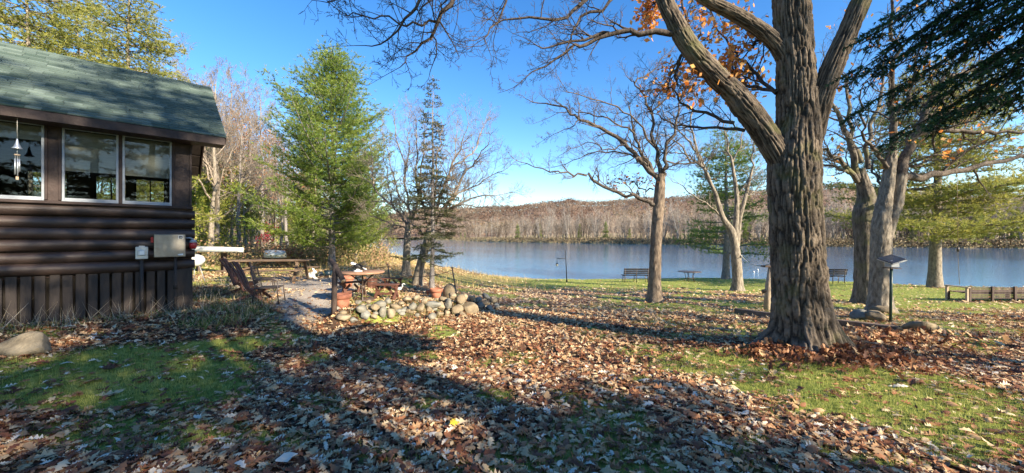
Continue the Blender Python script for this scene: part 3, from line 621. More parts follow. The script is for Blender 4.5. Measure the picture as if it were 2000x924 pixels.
# ================================================================ TREES
def oak_main():
    Y = 5.95; c = .00323; base = P(1568, 690); bz = float(g(4.66, Y))
    o = root('oak_tree', 'massive old oak with furrowed bark and leaf drift heaped at its foot', 'tree', (4.66, Y, bz))
    off = Vector((4.66, Y, bz))
    def w(px, py, yy=Y): return tuple(W(px, py, yy)-off)
    tp = [(w(1566, 720)[0], 0, -.25), w(1567, 680), w(1566, 640), w(1561, 570), w(1558, 500), w(1553, 400), w(1551, 330), w(1557, 250), w(1556, 200), w(1551, 100), w(1545, 0), w(1540, -150), w(1525, -300)]
    tr = [.40, .40, .385, .36, .352, .345, .355, .29, .27, .25, .245, .20, .14]
    V1 = bark_trunk(tp, tr, .017, 190, .034, 1, flare=lambda Z: .78*np.exp(-np.maximum(Z-.2, 0)/.24), lobes=5)
    V2 = bark_trunk([w(1572, 330), w(1585, 265), w(1600, 205, 5.85), w(1622, 140, 5.75), w(1648, 80, 5.7), w(1682, 0, 5.6), w(1740, -130, 5.5), w(1800, -260, 5.5)], [.12, .165, .16, .145, .135, .125, .11, .08], .02, 110, .02, 4, fs=1.6)
    V, Fq, t = join_np([V1, V2])
    obj('trunk', mesh_np('trunk', V, Fq, mats=[m_oakhi], attrs=dict(tint=t), smooth=True), o)
    V3 = bark_trunk([w(1540, 345), w(1512, 290), w(1478, 238), w(1452, 205), w(1434, 182), w(1395, 145), w(1347, 92), w(1312, 30), w(1296, -8), w(1275, -90), w(1240, -200)], [.17, .18, .175, .185, .155, .15, .14, .125, .115, .10, .06], .022, 100, .02, 9, fs=1.6)
    V4 = bark_trunk([w(1545, 130), w(1505, 75), w(1440, 30), w(1378, -2), w(1290, -60), w(1150, -115, 5.7)], [.13, .115, .10, .09, .075, .06], .02, 70, .014, 12, fs=1.8)
    V, Fq, t = join_np([V3, V4])
    obj('limb', mesh_np('limb', V, Fq, mats=[m_oakhi], attrs=dict(tint=t), smooth=True), o, label='mossy leaning limb reaching up to the left')
    r = random.Random(5); B = Tubes(); tips = []; t2 = []
    def lb(p, r0, r1, tips=None, **k):
        limb(B, r, [w(*q) if len(q) == 2 else w(*q) for q in p], r0, r1, tips=tips, **k)
    K = dict(sub=2, n=16, nkids=11, klen=.75, sides=6, jit=.02, nch=5)
    lb([(1312, 66), (1240, 62), (1190, 65), (1140, 88), (1114, 95), (1075, 118), (1026, 152)], .05, .008, **K)
    lb([(1190, 65), (1157, 72), (1100, 82), (1061, 93), (1035, 80)], .03, .006, **{**K, 'nkids': 7, 'n': 10})
    lb([(1290, -60), (1200, -35), (1143, 0), (1093, 36), (1032, 34), (979, 46), (943, 36)], .045, .006, **K)
    lb([(1270, -75), (1193, 0), (1129, 45), (1114, 80), (1098, 110)], .035, .006, **K)
    lb([(1150, -115, 5.7), (1040, -140, 5.5), (950, -110, 5.3), (905, -60, 5.2), (879, 0, 5.2), (857, 39, 5.2), (846, 71, 5.2), (807, 104, 5.2), (782, 131, 5.2)], .065, .006, **{**K, 'n': 22, 'nkids': 16})
    lb([(950, -110, 5.3), (870, -70, 5.1), (821, 0, 5), (793, 39, 5), (757, 75, 5), (714, 89, 5)], .035, .006, **K)
    lb([(857, 39, 5.2), (830, 44, 5.1), (793, 45, 5), (743, 32, 5), (693, 30, 4.9), (650, 12, 4.9)], .02, .005, **K)
    lb([(905, -60, 5.2), (860, -10, 5.1), (814, 30, 5.1)], .02, .006, **{**K, 'nkids': 5, 'n': 8})
    lb([(846, 71, 5.2), (852, 100, 5.2), (840, 140, 5.2)], .012, .005, **{**K, 'nkids': 5, 'n': 8, 'klen': .4})
    lb([(870, -70, 5.1), (760, -50, 5), (690, -20, 4.9), (640, 5, 4.9)], .03, .006, **K)
    lb([(1040, -140, 5.5), (1000, -60, 5.4), (985, 10, 5.4), (960, 60, 5.4), (940, 90, 5.4)], .03, .006, **K)
    lb([(1434, 240), (1342, 209, 6.3), (1305, 170, 6.5), (1270, 160, 6.6)], .03, .006, **K)
    lb([(1455, 255), (1374, 250, 6.4), (1310, 240, 6.7), (1270, 215, 6.8)], .03, .006, **K)
    lb([(1305, 20), (1290, -10, 6.2), (1278, 10, 6.4), (1262, 30, 6.5)], .02, .006, t2, **{**K, 'n': 8, 'klen': .5})
    for pts in ([(1516, 182), (1473, 136, 6.4), (1433, 95, 6.7), (1400, 50, 6.9), (1380, 0, 7)], [(1514, 178), (1455, 165, 6.4), (1410, 157, 6.6), (1360, 150, 6.9)], [(1380, 120), (1350, 60, 6.3), (1335, 10, 6.5), (1330, -40, 6.5)], [(1340, 85), (1318, 140, 6.2), (1330, 175, 6.3)], [(1500, 60), (1470, 90, 6.3), (1450, 120, 6.5)]):
        lb(pts, .035, .006, t2, **K)
    lb([(1610, 160, 5.8), (1640, 175, 6.1), (1665, 130, 6.3)], .02, .006, t2, **{**K, 'n': 8, 'nkids': 4})
    lb([(1740, -130, 5.5), (1800, -60, 5.7), (1850, -10, 6), (1900, 30, 6.2)], .05, .008, t2, **K)
    # the crown carries on above the picture
    for k in range(9):
        a = k*.7+.4; p = w(1545, -120-20*k); e = (p[0]+math.cos(a)*3.2, p[1]+math.sin(a)*3.2, p[2]+1.2+r.random()*1.6)
        m1 = tuple((p[i]+e[i])/2+r.gauss(0, .2) for i in range(3)); limb(B, r, [p, m1, e], .07, .015, sub=2, n=12, nkids=9, klen=1.2, sides=5, nch=4)
    obj('branches', B.mesh('branches', mb_oaklimb), o)
    rng = np.random.default_rng(4); C = np.array([p for p, d in t2]); 
    px, py = proj(C[:, 0]+off.x, C[:, 1]+off.y, C[:, 2]+off.z)
    pr = np.where((py < 190) & (px > 1255) & (px < 1535), .6, .08)*(.4+.9*ss(.4, .65, vn(C[:, 0]*2, C[:, 1]*2, C[:, 2]*2, 3))); C = C[rng.uniform(0, 1, len(C)) < pr]
    V, Fq, t = leaf_tris(C, .095, rng, n=2, spread=.10); obj('leaves', mesh_np('leaves', V, Fq, mats=[m_orange], attrs=dict(tint=t)), o)
oak_main()

def traced_tree(name, label, base, Yd, trunk, limbs, mat_t, mat_b, seed, klen=1.3, sub=2, kids=9, leaves=None, hi=None, nch=5, jit=.04, cat='tree', bgone=0.45, sides=(5, 4, 3, 3)):
    off = Vector((W(base[0], base[1], Yd).x, Yd, 0)); off.z = float(g(off.x, off.y)); o = root(name, label, cat, off)
    r = random.Random(seed); B = Tubes(); tips = []
    def w(q): return tuple(W(q[0], q[1], Yd+(q[2] if len(q) > 2 else 0))-off)
    L = []
    for pts, rad in trunk:
        p = [w(q) for q in pts]; 
        if pts is trunk[0][0] or (abs(pts[0][1]-base[1]) < 3): p = [(p[0][0], p[0][1], -.2)]+p; rad = [rad[0]*1.0]+list(rad)
        L.append(bark_trunk(p, rad, hi[0] if hi else .07, hi[1] if hi else 28, hi[2] if hi else .014, seed, flare=(lambda Z: .38*np.exp(-np.maximum(Z-.2, 0)/.22)) if p[0][2] < 0 else None))
    V, Fq, t = join_np(L); obj('trunk', mesh_np('trunk', V, Fq, mats=[mat_t], attrs=dict(tint=t), smooth=True), o)
    for l in limbs:
        pts, r0, r1 = l[:3]; k = l[3] if len(l) > 3 else 1.0
        dy = r.uniform(-1, 1)*bgone*2; m = len(pts)
        p = [w((q[0], q[1], (q[2] if len(q) > 2 else 0)+dy*(i/(m-1))**1.2)) for i, q in enumerate(pts)]
        limb(B, r, p, r0, r1, sub=sub, n=max(10, m*3), nkids=int(kids*k), klen=klen*k, sides=6, jit=jit, tips=tips, nch=nch)
    obj('branches', B.mesh('branches', mat_b), o)
    if leaves:
        rng = np.random.default_rng(seed); C = np.array([p for p, d in tips]); keep = (rng.uniform(0, 1, len(C)) < leaves[1])
        if len(leaves) > 3: keep &= leaves[3](C+np.array(tuple(off)))
        V, Fq, t = leaf_tris(C[keep], leaves[2], rng, n=2, spread=.08); obj('leaves', mesh_np('leaves', V, Fq, mats=[leaves[0]], attrs=dict(tint=t)), o)
    return o
# second oak, standing alone in the middle of the lawn
traced_tree('oak_tree', 'slender bare oak with long level boughs standing alone in mid lawn', (1278, 592), 12.7,
    [([(1278, 592), (1279, 540), (1281, 480), (1285, 420), (1289, 370), (1291, 340)], [.235, .20, .185, .18, .17, .13])],
    [([(1284, 400), (1257, 390), (1214, 381), (1170, 357), (1140, 342), (1101, 340), (1066, 331), (1015, 316)], .085, .012),
     ([(1290, 360), (1257, 318), (1222, 283), (1179, 251), (1131, 231), (1105, 210), (1066, 203), (1032, 195)], .10, .012),
     ([(1285, 350), (1253, 296), (1235, 253), (1227, 201)], .075, .015), ([(1291, 345), (1279, 288), (1270, 223), (1248, 171), (1225, 150)], .08, .012),
     ([(1240, 162), (1279, 132), (1318, 89)], .03, .01, .6), ([(1293, 350), (1300, 314), (1313, 262), (1326, 210), (1335, 167)], .075, .014),
     ([(1245, 318), (1235, 305), (1214, 299), (1166, 297), (1136, 305), (1088, 325)], .045, .01), ([(1240, 262), (1196, 236), (1153, 223), (1110, 215), (1060, 235)], .035, .008),
     ([(1279, 288), (1240, 232), (1196, 205), (1153, 193), (1112, 180), (1090, 150)], .035, .008), ([(1300, 314), (1340, 320), (1380, 310), (1410, 280)], .03, .008),
     ([(1276, 370), (1255, 372), (1230, 352), (1205, 348)], .03, .008, .6), ([(1222, 283), (1180, 290), (1150, 280), (1100, 300)], .03, .008, .8),
     ([(1131, 231), (1115, 250), (1080, 262), (1060, 275)], .02, .006, .6), ([(1270, 223), (1300, 190), (1310, 160), (1345, 140)], .03, .008, .8)],
    mb_mid, mb_midlimb, 11, klen=.95, kids=15, nch=6, leaves=(m_rust, .14, .11, lambda C: (proj(C[:, 0], C[:, 1], C[:, 2])[1] > 335) & (proj(C[:, 0], C[:, 1], C[:, 2])[0] > 1190)), hi=(.045, 40, .018))
# leaning twin-stemmed tree by the river
traced_tree('riverside_tree', 'multi stemmed bare tree leaning left beside the river, rope tied to it', (1440, 569), 16.8,
    [([(1440, 569), (1440, 540), (1437, 500), (1430, 455), (1412, 425), (1396, 375)], [.24, .21, .20, .17, .11, .09]), ([(1436, 480), (1437, 440), (1439, 383), (1430, 318)], [.15, .12, .09, .06]), ([(1438, 480), (1444, 430), (1456, 383), (1469, 331)], [.14, .10, .08, .05])],
    [([(1396, 375), (1370, 323), (1348, 314), (1318, 275), (1290, 262)], .08, .012), ([(1430, 318), (1417, 266), (1410, 230)], .05, .012), ([(1469, 331), (1469, 297), (1478, 260)], .04, .012),
     ([(1390, 365), (1361, 297), (1335, 262), (1309, 240), (1285, 200)], .06, .01), ([(1439, 383), (1465, 350), (1490, 320)], .04, .01), ([(1412, 425), (1380, 400), (1340, 370), (1310, 350)], .05, .01),
     ([(1456, 383), (1480, 370), (1505, 340)], .04, .01), ([(1370, 323), (1340, 300), (1310, 300), (1280, 285)], .04, .01), ([(1370, 323), (1350, 250), (1360, 200), (1350, 160)], .05, .01), ([(1430, 318), (1450, 270), (1455, 230)], .04, .01)],
    mb_pale, mb_pale, 12, klen=1.1, kids=11, hi=(.06, 32, .014))
# right-hand pair of trees
RL = [([(1674, 355), (1642, 314), (1605, 291), (1570, 270)], .09, .02), ([(1692, 386), (1665, 291), (1642, 236), (1615, 173), (1605, 136)], .12, .02), ([(1683, 318), (1658, 240), (1658, 173), (1637, 123), (1640, 60)], .08, .015),
      ([(1678, 341), (1619, 327), (1570, 320)], .06, .02), ([(1696, 330), (1696, 255), (1719, 191), (1730, 120), (1760, 60)], .08, .015)]
traced_tree('maple_tree', 'dark trunked spreading tree just behind the lighter trunk with rocks', (1690, 592), 12.3, [([(1690, 592), (1690, 550), (1690, 480), (1687, 420), (1692, 386), (1680, 330)], [.33, .30, .29, .29, .24, .12])], RL, mb_oak, mb_oak, 13, klen=1.3, kids=8, leaves=(m_orange, .015, .14), hi=(.05, 44, .02))
RR = [([(1742, 295), (1746, 227), (1742, 159), (1746, 90), (1742, 0)], .10, .03), ([(1751, 400), (1760, 327), (1783, 273), (1796, 236), (1815, 200), (1850, 140)], .16, .04), ([(1755, 348), (1833, 339), (1905, 327), (2000, 305), (2070, 285)], .115, .03),
      ([(1778, 264), (1855, 255), (1930, 256), (2010, 257)], .085, .03), ([(1812, 227), (1887, 218), (1950, 200), (2010, 188)], .075, .025), ([(1850, 145), (1890, 140), (1946, 114), (2010, 98)], .07, .02),
      ([(1738, 330), (1715, 300), (1690, 270), (1680, 220), (1690, 160)], .06, .012), ([(1745, 230), (1775, 190), (1790, 130), (1800, 60)], .05, .012), ([(1730, 380), (1710, 340), (1700, 300)], .05, .015, .5), ([(1760, 327), (1800, 310), (1850, 300), (1900, 290)], .03, .01), ([(1790, 250), (1830, 210), (1860, 180), (1900, 160)], .03, .01)]
traced_tree('maple_tree', 'light grey trunked spreading tree with rocks around its base', (1718, 612), 10.3, [([(1718, 612), (1719, 560), (1721, 480), (1722, 430), (1729, 385), (1738, 330), (1742, 295)], [.27, .235, .22, .20, .16, .13, .11]), ([(1722, 520), (1732, 450), (1749, 400), (1758, 340)], [.10, .16, .155, .15])], RR, mb_pale, mb_midlimb, 14, klen=1.15, kids=10, leaves=(m_orange, .05, .12), hi=(.045, 44, .02))
# pair of bare trees at the patio edge
traced_tree('bare_tree', 'bare tree leaning right with wide fan of branches at patio edge', (816, 547), 15.2,
    [([(816, 547), (822, 515), (832, 480), (839, 452), (845, 430)], [.19, .165, .155, .15, .12])],
    [([(845, 435), (869, 405), (904, 345), (930, 310), (956, 275)], .08, .01), ([(845, 430), (862, 380), (880, 330), (900, 285), (915, 240)], .07, .01), ([(842, 440), (885, 405), (934, 385), (970, 380), (1005, 376)], .06, .01),
     ([(869, 405), (905, 375), (950, 350), (995, 325)], .05, .01), ([(839, 452), (826, 400), (812, 340), (813, 275), (809, 225)], .07, .01), ([(845, 430), (850, 360), (858, 290), (862, 235)], .06, .01), ([(838, 455), (870, 440), (920, 430), (970, 440), (1000, 445)], .05, .01),
     ([(880, 330), (920, 300), (940, 260), (950, 230)], .04, .008), ([(862, 420), (900, 400), (950, 405), (990, 420)], .035, .008), ([(836, 462), (800, 430), (780, 400), (770, 350)], .04, .01), ([(850, 420), (872, 350), (888, 300), (892, 250)], .045, .01)],
    mb_pale, mb_twig, 21, klen=1.3, kids=17, nch=7, bgone=.9)
traced_tree('bare_tree', 'upright bare tree with forked grey trunk beside the patio ropes', (793, 537), 17.0,
    [([(793, 537), (794, 500), (796, 462), (797, 440)], [.20, .165, .155, .12])],
    [([(797, 445), (785, 425), (766, 400), (757, 340), (748, 275)], .07, .01), ([(797, 440), (800, 413), (791, 340), (774, 275), (770, 225)], .08, .01), ([(797, 440), (815, 400), (822, 340), (828, 280), (832, 230)], .07, .01), ([(796, 450), (775, 438), (745, 430), (720, 420)], .05, .01),
     ([(791, 340), (800, 290), (800, 240)], .04, .01), ([(766, 400), (735, 370), (725, 330), (722, 280)], .05, .01), ([(800, 413), (780, 380), (765, 320), (745, 250)], .05, .01), ([(815, 400), (840, 370), (850, 320)], .04, .01)],
    mb_pale, mb_twig, 22, klen=1.3, kids=17, nch=7, bgone=.9)

def place(name, label, cat, px, py, Yd, meshes, group=None, rz=0, s=1.0, sz=None):
    x = W(px, py, Yd).x; o = root(name, label, cat, (x, Yd, float(g(x, Yd))-.03), rz, group); o.scale = (s, s, sz or s)
    for n, me in meshes: obj(n, me, o)
    return o
def pprof(h): return 4.1*(1-h)**.85*(.6+.4*ss(0, .18, h))*(1+.12*math.sin(h*23))+.3
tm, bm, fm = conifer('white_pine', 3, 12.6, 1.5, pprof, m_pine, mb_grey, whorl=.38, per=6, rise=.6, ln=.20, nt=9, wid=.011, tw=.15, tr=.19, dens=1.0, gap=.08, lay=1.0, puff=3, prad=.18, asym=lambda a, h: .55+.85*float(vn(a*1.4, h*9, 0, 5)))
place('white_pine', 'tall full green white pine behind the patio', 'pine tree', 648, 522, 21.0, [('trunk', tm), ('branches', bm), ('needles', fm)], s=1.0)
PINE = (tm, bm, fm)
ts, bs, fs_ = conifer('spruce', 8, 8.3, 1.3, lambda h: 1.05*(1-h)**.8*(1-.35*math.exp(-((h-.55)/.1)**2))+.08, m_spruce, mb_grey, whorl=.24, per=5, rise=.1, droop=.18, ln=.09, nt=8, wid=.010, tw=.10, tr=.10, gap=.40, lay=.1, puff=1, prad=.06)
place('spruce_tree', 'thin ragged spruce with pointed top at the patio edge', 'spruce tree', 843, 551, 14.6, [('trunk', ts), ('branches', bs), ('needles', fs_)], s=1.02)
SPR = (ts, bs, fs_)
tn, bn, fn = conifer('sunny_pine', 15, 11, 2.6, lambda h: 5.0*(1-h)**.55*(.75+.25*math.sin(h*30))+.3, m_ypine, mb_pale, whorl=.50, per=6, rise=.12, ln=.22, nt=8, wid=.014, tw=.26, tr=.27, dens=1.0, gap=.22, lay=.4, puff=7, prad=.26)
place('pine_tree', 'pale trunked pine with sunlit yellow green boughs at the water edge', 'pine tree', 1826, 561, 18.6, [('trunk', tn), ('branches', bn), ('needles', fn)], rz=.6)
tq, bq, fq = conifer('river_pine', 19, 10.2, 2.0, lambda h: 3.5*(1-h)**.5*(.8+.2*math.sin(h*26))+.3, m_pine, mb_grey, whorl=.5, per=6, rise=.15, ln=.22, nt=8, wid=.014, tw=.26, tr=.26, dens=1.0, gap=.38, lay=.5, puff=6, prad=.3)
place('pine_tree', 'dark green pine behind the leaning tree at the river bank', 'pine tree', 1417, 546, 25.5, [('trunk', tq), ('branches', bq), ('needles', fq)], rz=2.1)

# ---- the wood on the left
def bare_meshes(seed, H, spread, mat_t, mat_b, lv=None, rad=.16, lmat=None, ln=.16, prob=.5, nch=5, tk=11, start=.3):
    r = random.Random(seed); T = Tubes(); B = Tubes(); tips = []; pts = []; x = y = 0; n = 12
    for i in range(n+1):
        pts.append((x, y, H*.92*i/n-.15*(i == 0))); x += r.gauss(0, .018*H/n*3); y += r.gauss(0, .018*H/n*3)
    rr = [max(.012, rad*(1-.9*i/n)*(1.25 if i == 0 else 1)) for i in range(n+1)]; T.add(pts, rr, 9)
    for k in range(tk):
        t = start+(1-start)*(k+r.random())/tk; q = min(n-1, int(t*n)); d = side_dir(r, (0, 0, 1), R(r.uniform(28, 62)))
        grow(B, r, pts[q], d, spread*H*r.uniform(.7, 1.2)*(1.15-.65*t), rr[q]*.5, 3 if lv is None else lv, .16, .07, tips, nch=nch, rmin=.006, sides=(5, 4, 3, 3))
    out = [('trunk', T.mesh('trunk', mat_t)), ('branches', B.mesh('branches', mat_b))]
    if lmat:
        rng = np.random.default_rng(seed); C = np.array([p for p, d in tips]); C = C[rng.uniform(0, 1, len(C)) < prob]
        V, Fq, t = leaf_tris(C, ln, rng, n=3, spread=.18); out.append(('leaves', mesh_np('leaves', V, Fq, mats=[lmat], attrs=dict(tint=t))))
    return out
BV = [bare_meshes(31, 14, .40, mb_pale, mb_twig, rad=.20, nch=[0, 6, 6, 6], tk=14), bare_meshes(32, 16, .34, mb_grey, mb_twig, rad=.20, nch=[0, 6, 6, 6], tk=14), bare_meshes(33, 13, .34, mb_pale, mb_twig, rad=.17, lmat=m_rust, prob=.35, nch=[0, 4, 5, 4]), bare_meshes(34, 11, .36, mb_grey, mb_twig, rad=.14, lmat=m_gold, prob=.5, nch=[0, 4, 4, 4])]
GRN = bare_meshes(35, 6.5, .36, mb_grey, mb_twig, rad=.10, lmat=m_gold, ln=.14, prob=1.0, nch=[0, 5, 5, 4], start=.12)
REDS = bare_meshes(36, 3.5, .4, mb_grey, mb_twig, rad=.05, lmat=m_red, ln=.15, prob=1.0, lv=2, start=.1)
tc_, bc_, fc_ = conifer('cedar', 44, 8.5, .9, lambda h: 1.9*(1-h)**.6*(.7+.3*math.sin(h*19))+.15, m_pine, mb_grey, whorl=.33, per=5, rise=.1, droop=.1, ln=.16, nt=8, wid=.016, tw=.16, tr=.13, gap=.15, lay=.3, puff=3, prad=.15)
CED = [('trunk', tc_), ('branches', bc_), ('needles', fc_)]
KIND = {'b0': ('bare_tree', BV[0], 'bare grey limbed tree in the wood on the far left bank', 'tree', 'bare trees in the wood left of the river'), 'b1': ('bare_tree', BV[1], 'tall straight bare tree in the wood beyond the canoe', 'tree', 'tall bare trees in the wood left of the river'),
        'r': ('rusty_tree', BV[2], 'tree with thin rust coloured leaves in the wood behind the cabin', 'tree', 'rust leaved trees in the wood'), 'y': ('yellow_tree', BV[3], 'tree with thin yellow green leaves in the wood behind the cabin', 'tree', 'yellow leaved trees in the wood'),
        'g': ('leafy_sapling', GRN, 'small tree still full of yellow green leaves near the canoe', 'tree', 'leafy saplings in the wood'), 'c': ('cedar_tree', CED, 'dark green cedar among bare trees behind the canoe', 'cedar tree', 'cedars in the wood'),
        'p': ('pine_tree', [('trunk', tm), ('branches', bm), ('needles', fm)], 'green pine standing in the wood beyond the white pine', 'pine tree', 'pines in the wood')}
WOOD = [  # kind, px of foot, distance, scale
 ('c', 385, 33, 1.0), ('c', 430, 37, .95), ('b1', 465, 30, .95), ('r', 500, 34, .9), ('b0', 423, 28, 1.0), ('g', 480, 31, .85), ('b0', 525, 40, 1.0), ('r', 545, 31, .85), ('b1', 565, 36, .9), ('b0', 590, 46, 1.0), ('r', 610, 38, .9), ('b0', 635, 52, .9),
 ('b1', 400, 42, 1.0), ('y', 395, 48, 1.1), ('b0', 450, 52, 1.1), ('b1', 500, 55, 1.1), ('y', 540, 60, 1.0), ('b0', 575, 64, 1.15), ('b1', 620, 66, 1.0), ('r', 655, 60, .8), ('b0', 680, 70, .8), ('y', 700, 62, .6), ('b0', 715, 80, .7), ('b1', 665, 45, .6),
 ('c', 470, 58, 1.2), ('g', 412, 30, .7), ('g', 440, 40, .9), ('y', 515, 45, .8), ('r', 480, 66, 1.2), ('b0', 370, 60, 1.3), ('b1', 345, 40, 1.1), ('b0', 300, 46, 1.2), ('b1', 240, 40, 1.1), ('c', 330, 36, 1.2), ('y', 280, 34, 1.1), ('y', 200, 30, 1.0), ('b0', 150, 38, 1.2), ('r', 90, 34, 1.1), ('b1', 20, 34, 1.1), ('y', 120, 26, .9), ('c', 240, 28, 1.0), ('b0', -60, 32, 1.1),
 ('g', 350, 26, .9), ('g', 300, 24, .9), ('c', 560, 52, .8), ('p', 600, 44, .75), ('g', 560, 42, .7), ('g', 620, 56, .7), ('g', 665, 50, .55), ('y', 640, 40, .55), ('c', 505, 78, 1.3), ('b1', 530, 85, 1.3), ('b0', 590, 90, 1.2), ('r', 560, 80, 1.1), ('b0', 630, 95, 1.0), ('b1', 440, 75, 1.3), ('r', 410, 80, 1.4), ('b0', 480, 90, 1.4), ('r', 450, 34, .75), ('r', 430, 60, 1.2), ('r', 535, 50, .9), ('b1', 487, 40, .9),
 ('b0', 408, 25, .9), ('b1', 445, 34, 1.0), ('b0', 380, 38, 1.1), ('b1', 512, 38, .9), ('b0', 470, 46, 1.1), ('b1', 425, 50, 1.15), ('b0', 500, 60, 1.15), ('r', 520, 66, 1.1), ('b1', 550, 70, 1.1), ('b0', 535, 58, 1.0), ('b1', 580, 58, .95), ('b0', 605, 70, 1.0), ('r', 580, 44, .7), ('b1', 640, 80, .9), ('g', 395, 36, 1.3), ('g', 425, 33, 1.1), ('g', 450, 48, 1.4), ('c', 400, 46, 1.2), ('c', 520, 62, .9), ('b0', 360, 30, 1.0)]
seen = {}
for k, px, Yd, s in WOOD:
    nm, ms, lb, ct, gp = KIND[k]; s *= 1.25 if k == 'g' else 1; s *= RG.uniform(.9, 1.1)*((1.0 if Yd < 32 else 1.15) if k in 'b0b1ry' and px < 540 else 1.0)
    if px < 375: lb = lb.replace('behind the cabin', 'x').replace('on the far left bank', 'x').replace('beyond the canoe', 'x').replace('near the canoe', 'x').replace('behind the canoe', 'x').replace(' x', ' hidden behind the log cabin'); gp = gp+', behind the cabin'
    elif Yd > 55: lb = lb.replace('near the canoe', 'deep behind nearer trunks').replace('on the far left bank', 'deep behind nearer trunks').replace('beyond the canoe', 'deep behind nearer trunks').replace('behind the cabin', 'deep behind nearer trunks').replace('behind the canoe', 'deep behind nearer trunks'); gp = gp+', far back'
    elif px > 535: lb = lb.replace('on the far left bank', 'seen through the white pine').replace('beyond the canoe', 'seen through the white pine').replace('behind the cabin', 'seen through the white pine').replace('near the canoe', 'seen through the white pine').replace('behind the canoe', 'seen through the white pine'); gp = gp+', behind the white pine'
    place(nm, lb, ct, px+RG.uniform(-4, 4), 480, Yd, ms, gp, RG.uniform(0, 6.28), s)
place('red_leaved_shrub', 'dark red leaved shrub deep in the wood between pale trunks', 'shrub', 517, 480, 38, REDS, s=1.0)
place('pine_tree', 'dark trunked pine just right of the big white pine', 'pine tree', 695, 505, 27, [('trunk', tm), ('branches', bm), ('needles', fm)], rz=1.0, s=.62)
place('small_tree', 'small tree with white trunk and thin green leaves at the bank', 'tree', 747, 500, 32, GRN, rz=.4, s=.62)
# conifers rising behind the cabin roof
tb, bb, fb = conifer('roof_spruce', 61, 14, 2.5, lambda h: 3.4*(1-h)**.6*(.75+.25*math.sin(h*29))+.2, m_ypine, mb_pale, whorl=.5, per=6, rise=.15, droop=.12, ln=.16, nt=8, wid=.011, tw=.18, tr=.16, gap=.22, lay=.2, puff=3, prad=.18)
for lb_, px, Yd, s, rz in (('pale trunked spruce with sunlit olive boughs rising behind the cabin roof', 252, 15.0, .95, 0), ('sunlit spruce behind the cabin roof with boughs reaching over the left corner', 60, 11.5, .82, 1.4), ('tall spruce half hidden behind the cabin, olive boughs against the sky', 155, 19.5, 1.1, 2.7)):
    place('spruce_tree', lb_, 'spruce tree', px, 480, Yd, [('trunk', tb), ('branches', bb), ('needles', fb)], rz=rz, s=s)

SHADE = [(9, 3.6, 1.0, 0), (12.5, 6.9, 1.0, 1), (8, 9.6, .85, 2), (19, 3.4, 1.15, 3), (7, 13, .9, 5), (13, 14.5, 1.0, 6), (6.6, 3.2, .66, 2.2), (18, 10.5, 1.15, .2)]
# ---- trees behind and beside the camera: they throw the dappled shade of the picture
th, bh, fh = conifer('hemlock', 71, 18, 1.8, lambda h: 3.9*(1-h)**.62*(.8+.2*math.sin(h*31))+.25, m_spruce, mb_grey, whorl=.95, per=6, rise=.05, droop=.1, ln=.24, nt=8, wid=.026, tw=.22, tr=.26, gap=.43, lay=.15, puff=3, prad=.2)
SH = []
for k, off, s_, rz in SHADE: SH.append((4.1+math.sin(SUN_ROT)*k-.66*off, 2.96+math.cos(SUN_ROT)*k-.75*off, s_, rz))
for i, (x, y, s, rz) in enumerate(SH):
    o = root('hemlock_tree', 'hemlock in the row behind the viewer that shades the lawn', 'hemlock tree', (x, y, 0), rz, 'hemlocks shading the lawn'); o.scale = (s, s, s)
    for n, me in (('trunk', th), ('branches', bh), ('needles', fh)): obj(n, me, o)

for x, y, s, rz, q in ((11.9, 1.5, .8, 0, 1), (15.5, .8, .9, 2, 0), (20, 3.2, .9, 4, 1), (17.5, -3.5, 1, 1, 0)):
    o = root('bare_tree', 'bare tree standing right of the view, throwing a long shadow over the lawn', 'tree', (x, y, float(g(x, y))), rz, 'bare trees right of the view'); o.scale = (s, s, s)
    for n, me in BV[q]: obj(n, me, o)

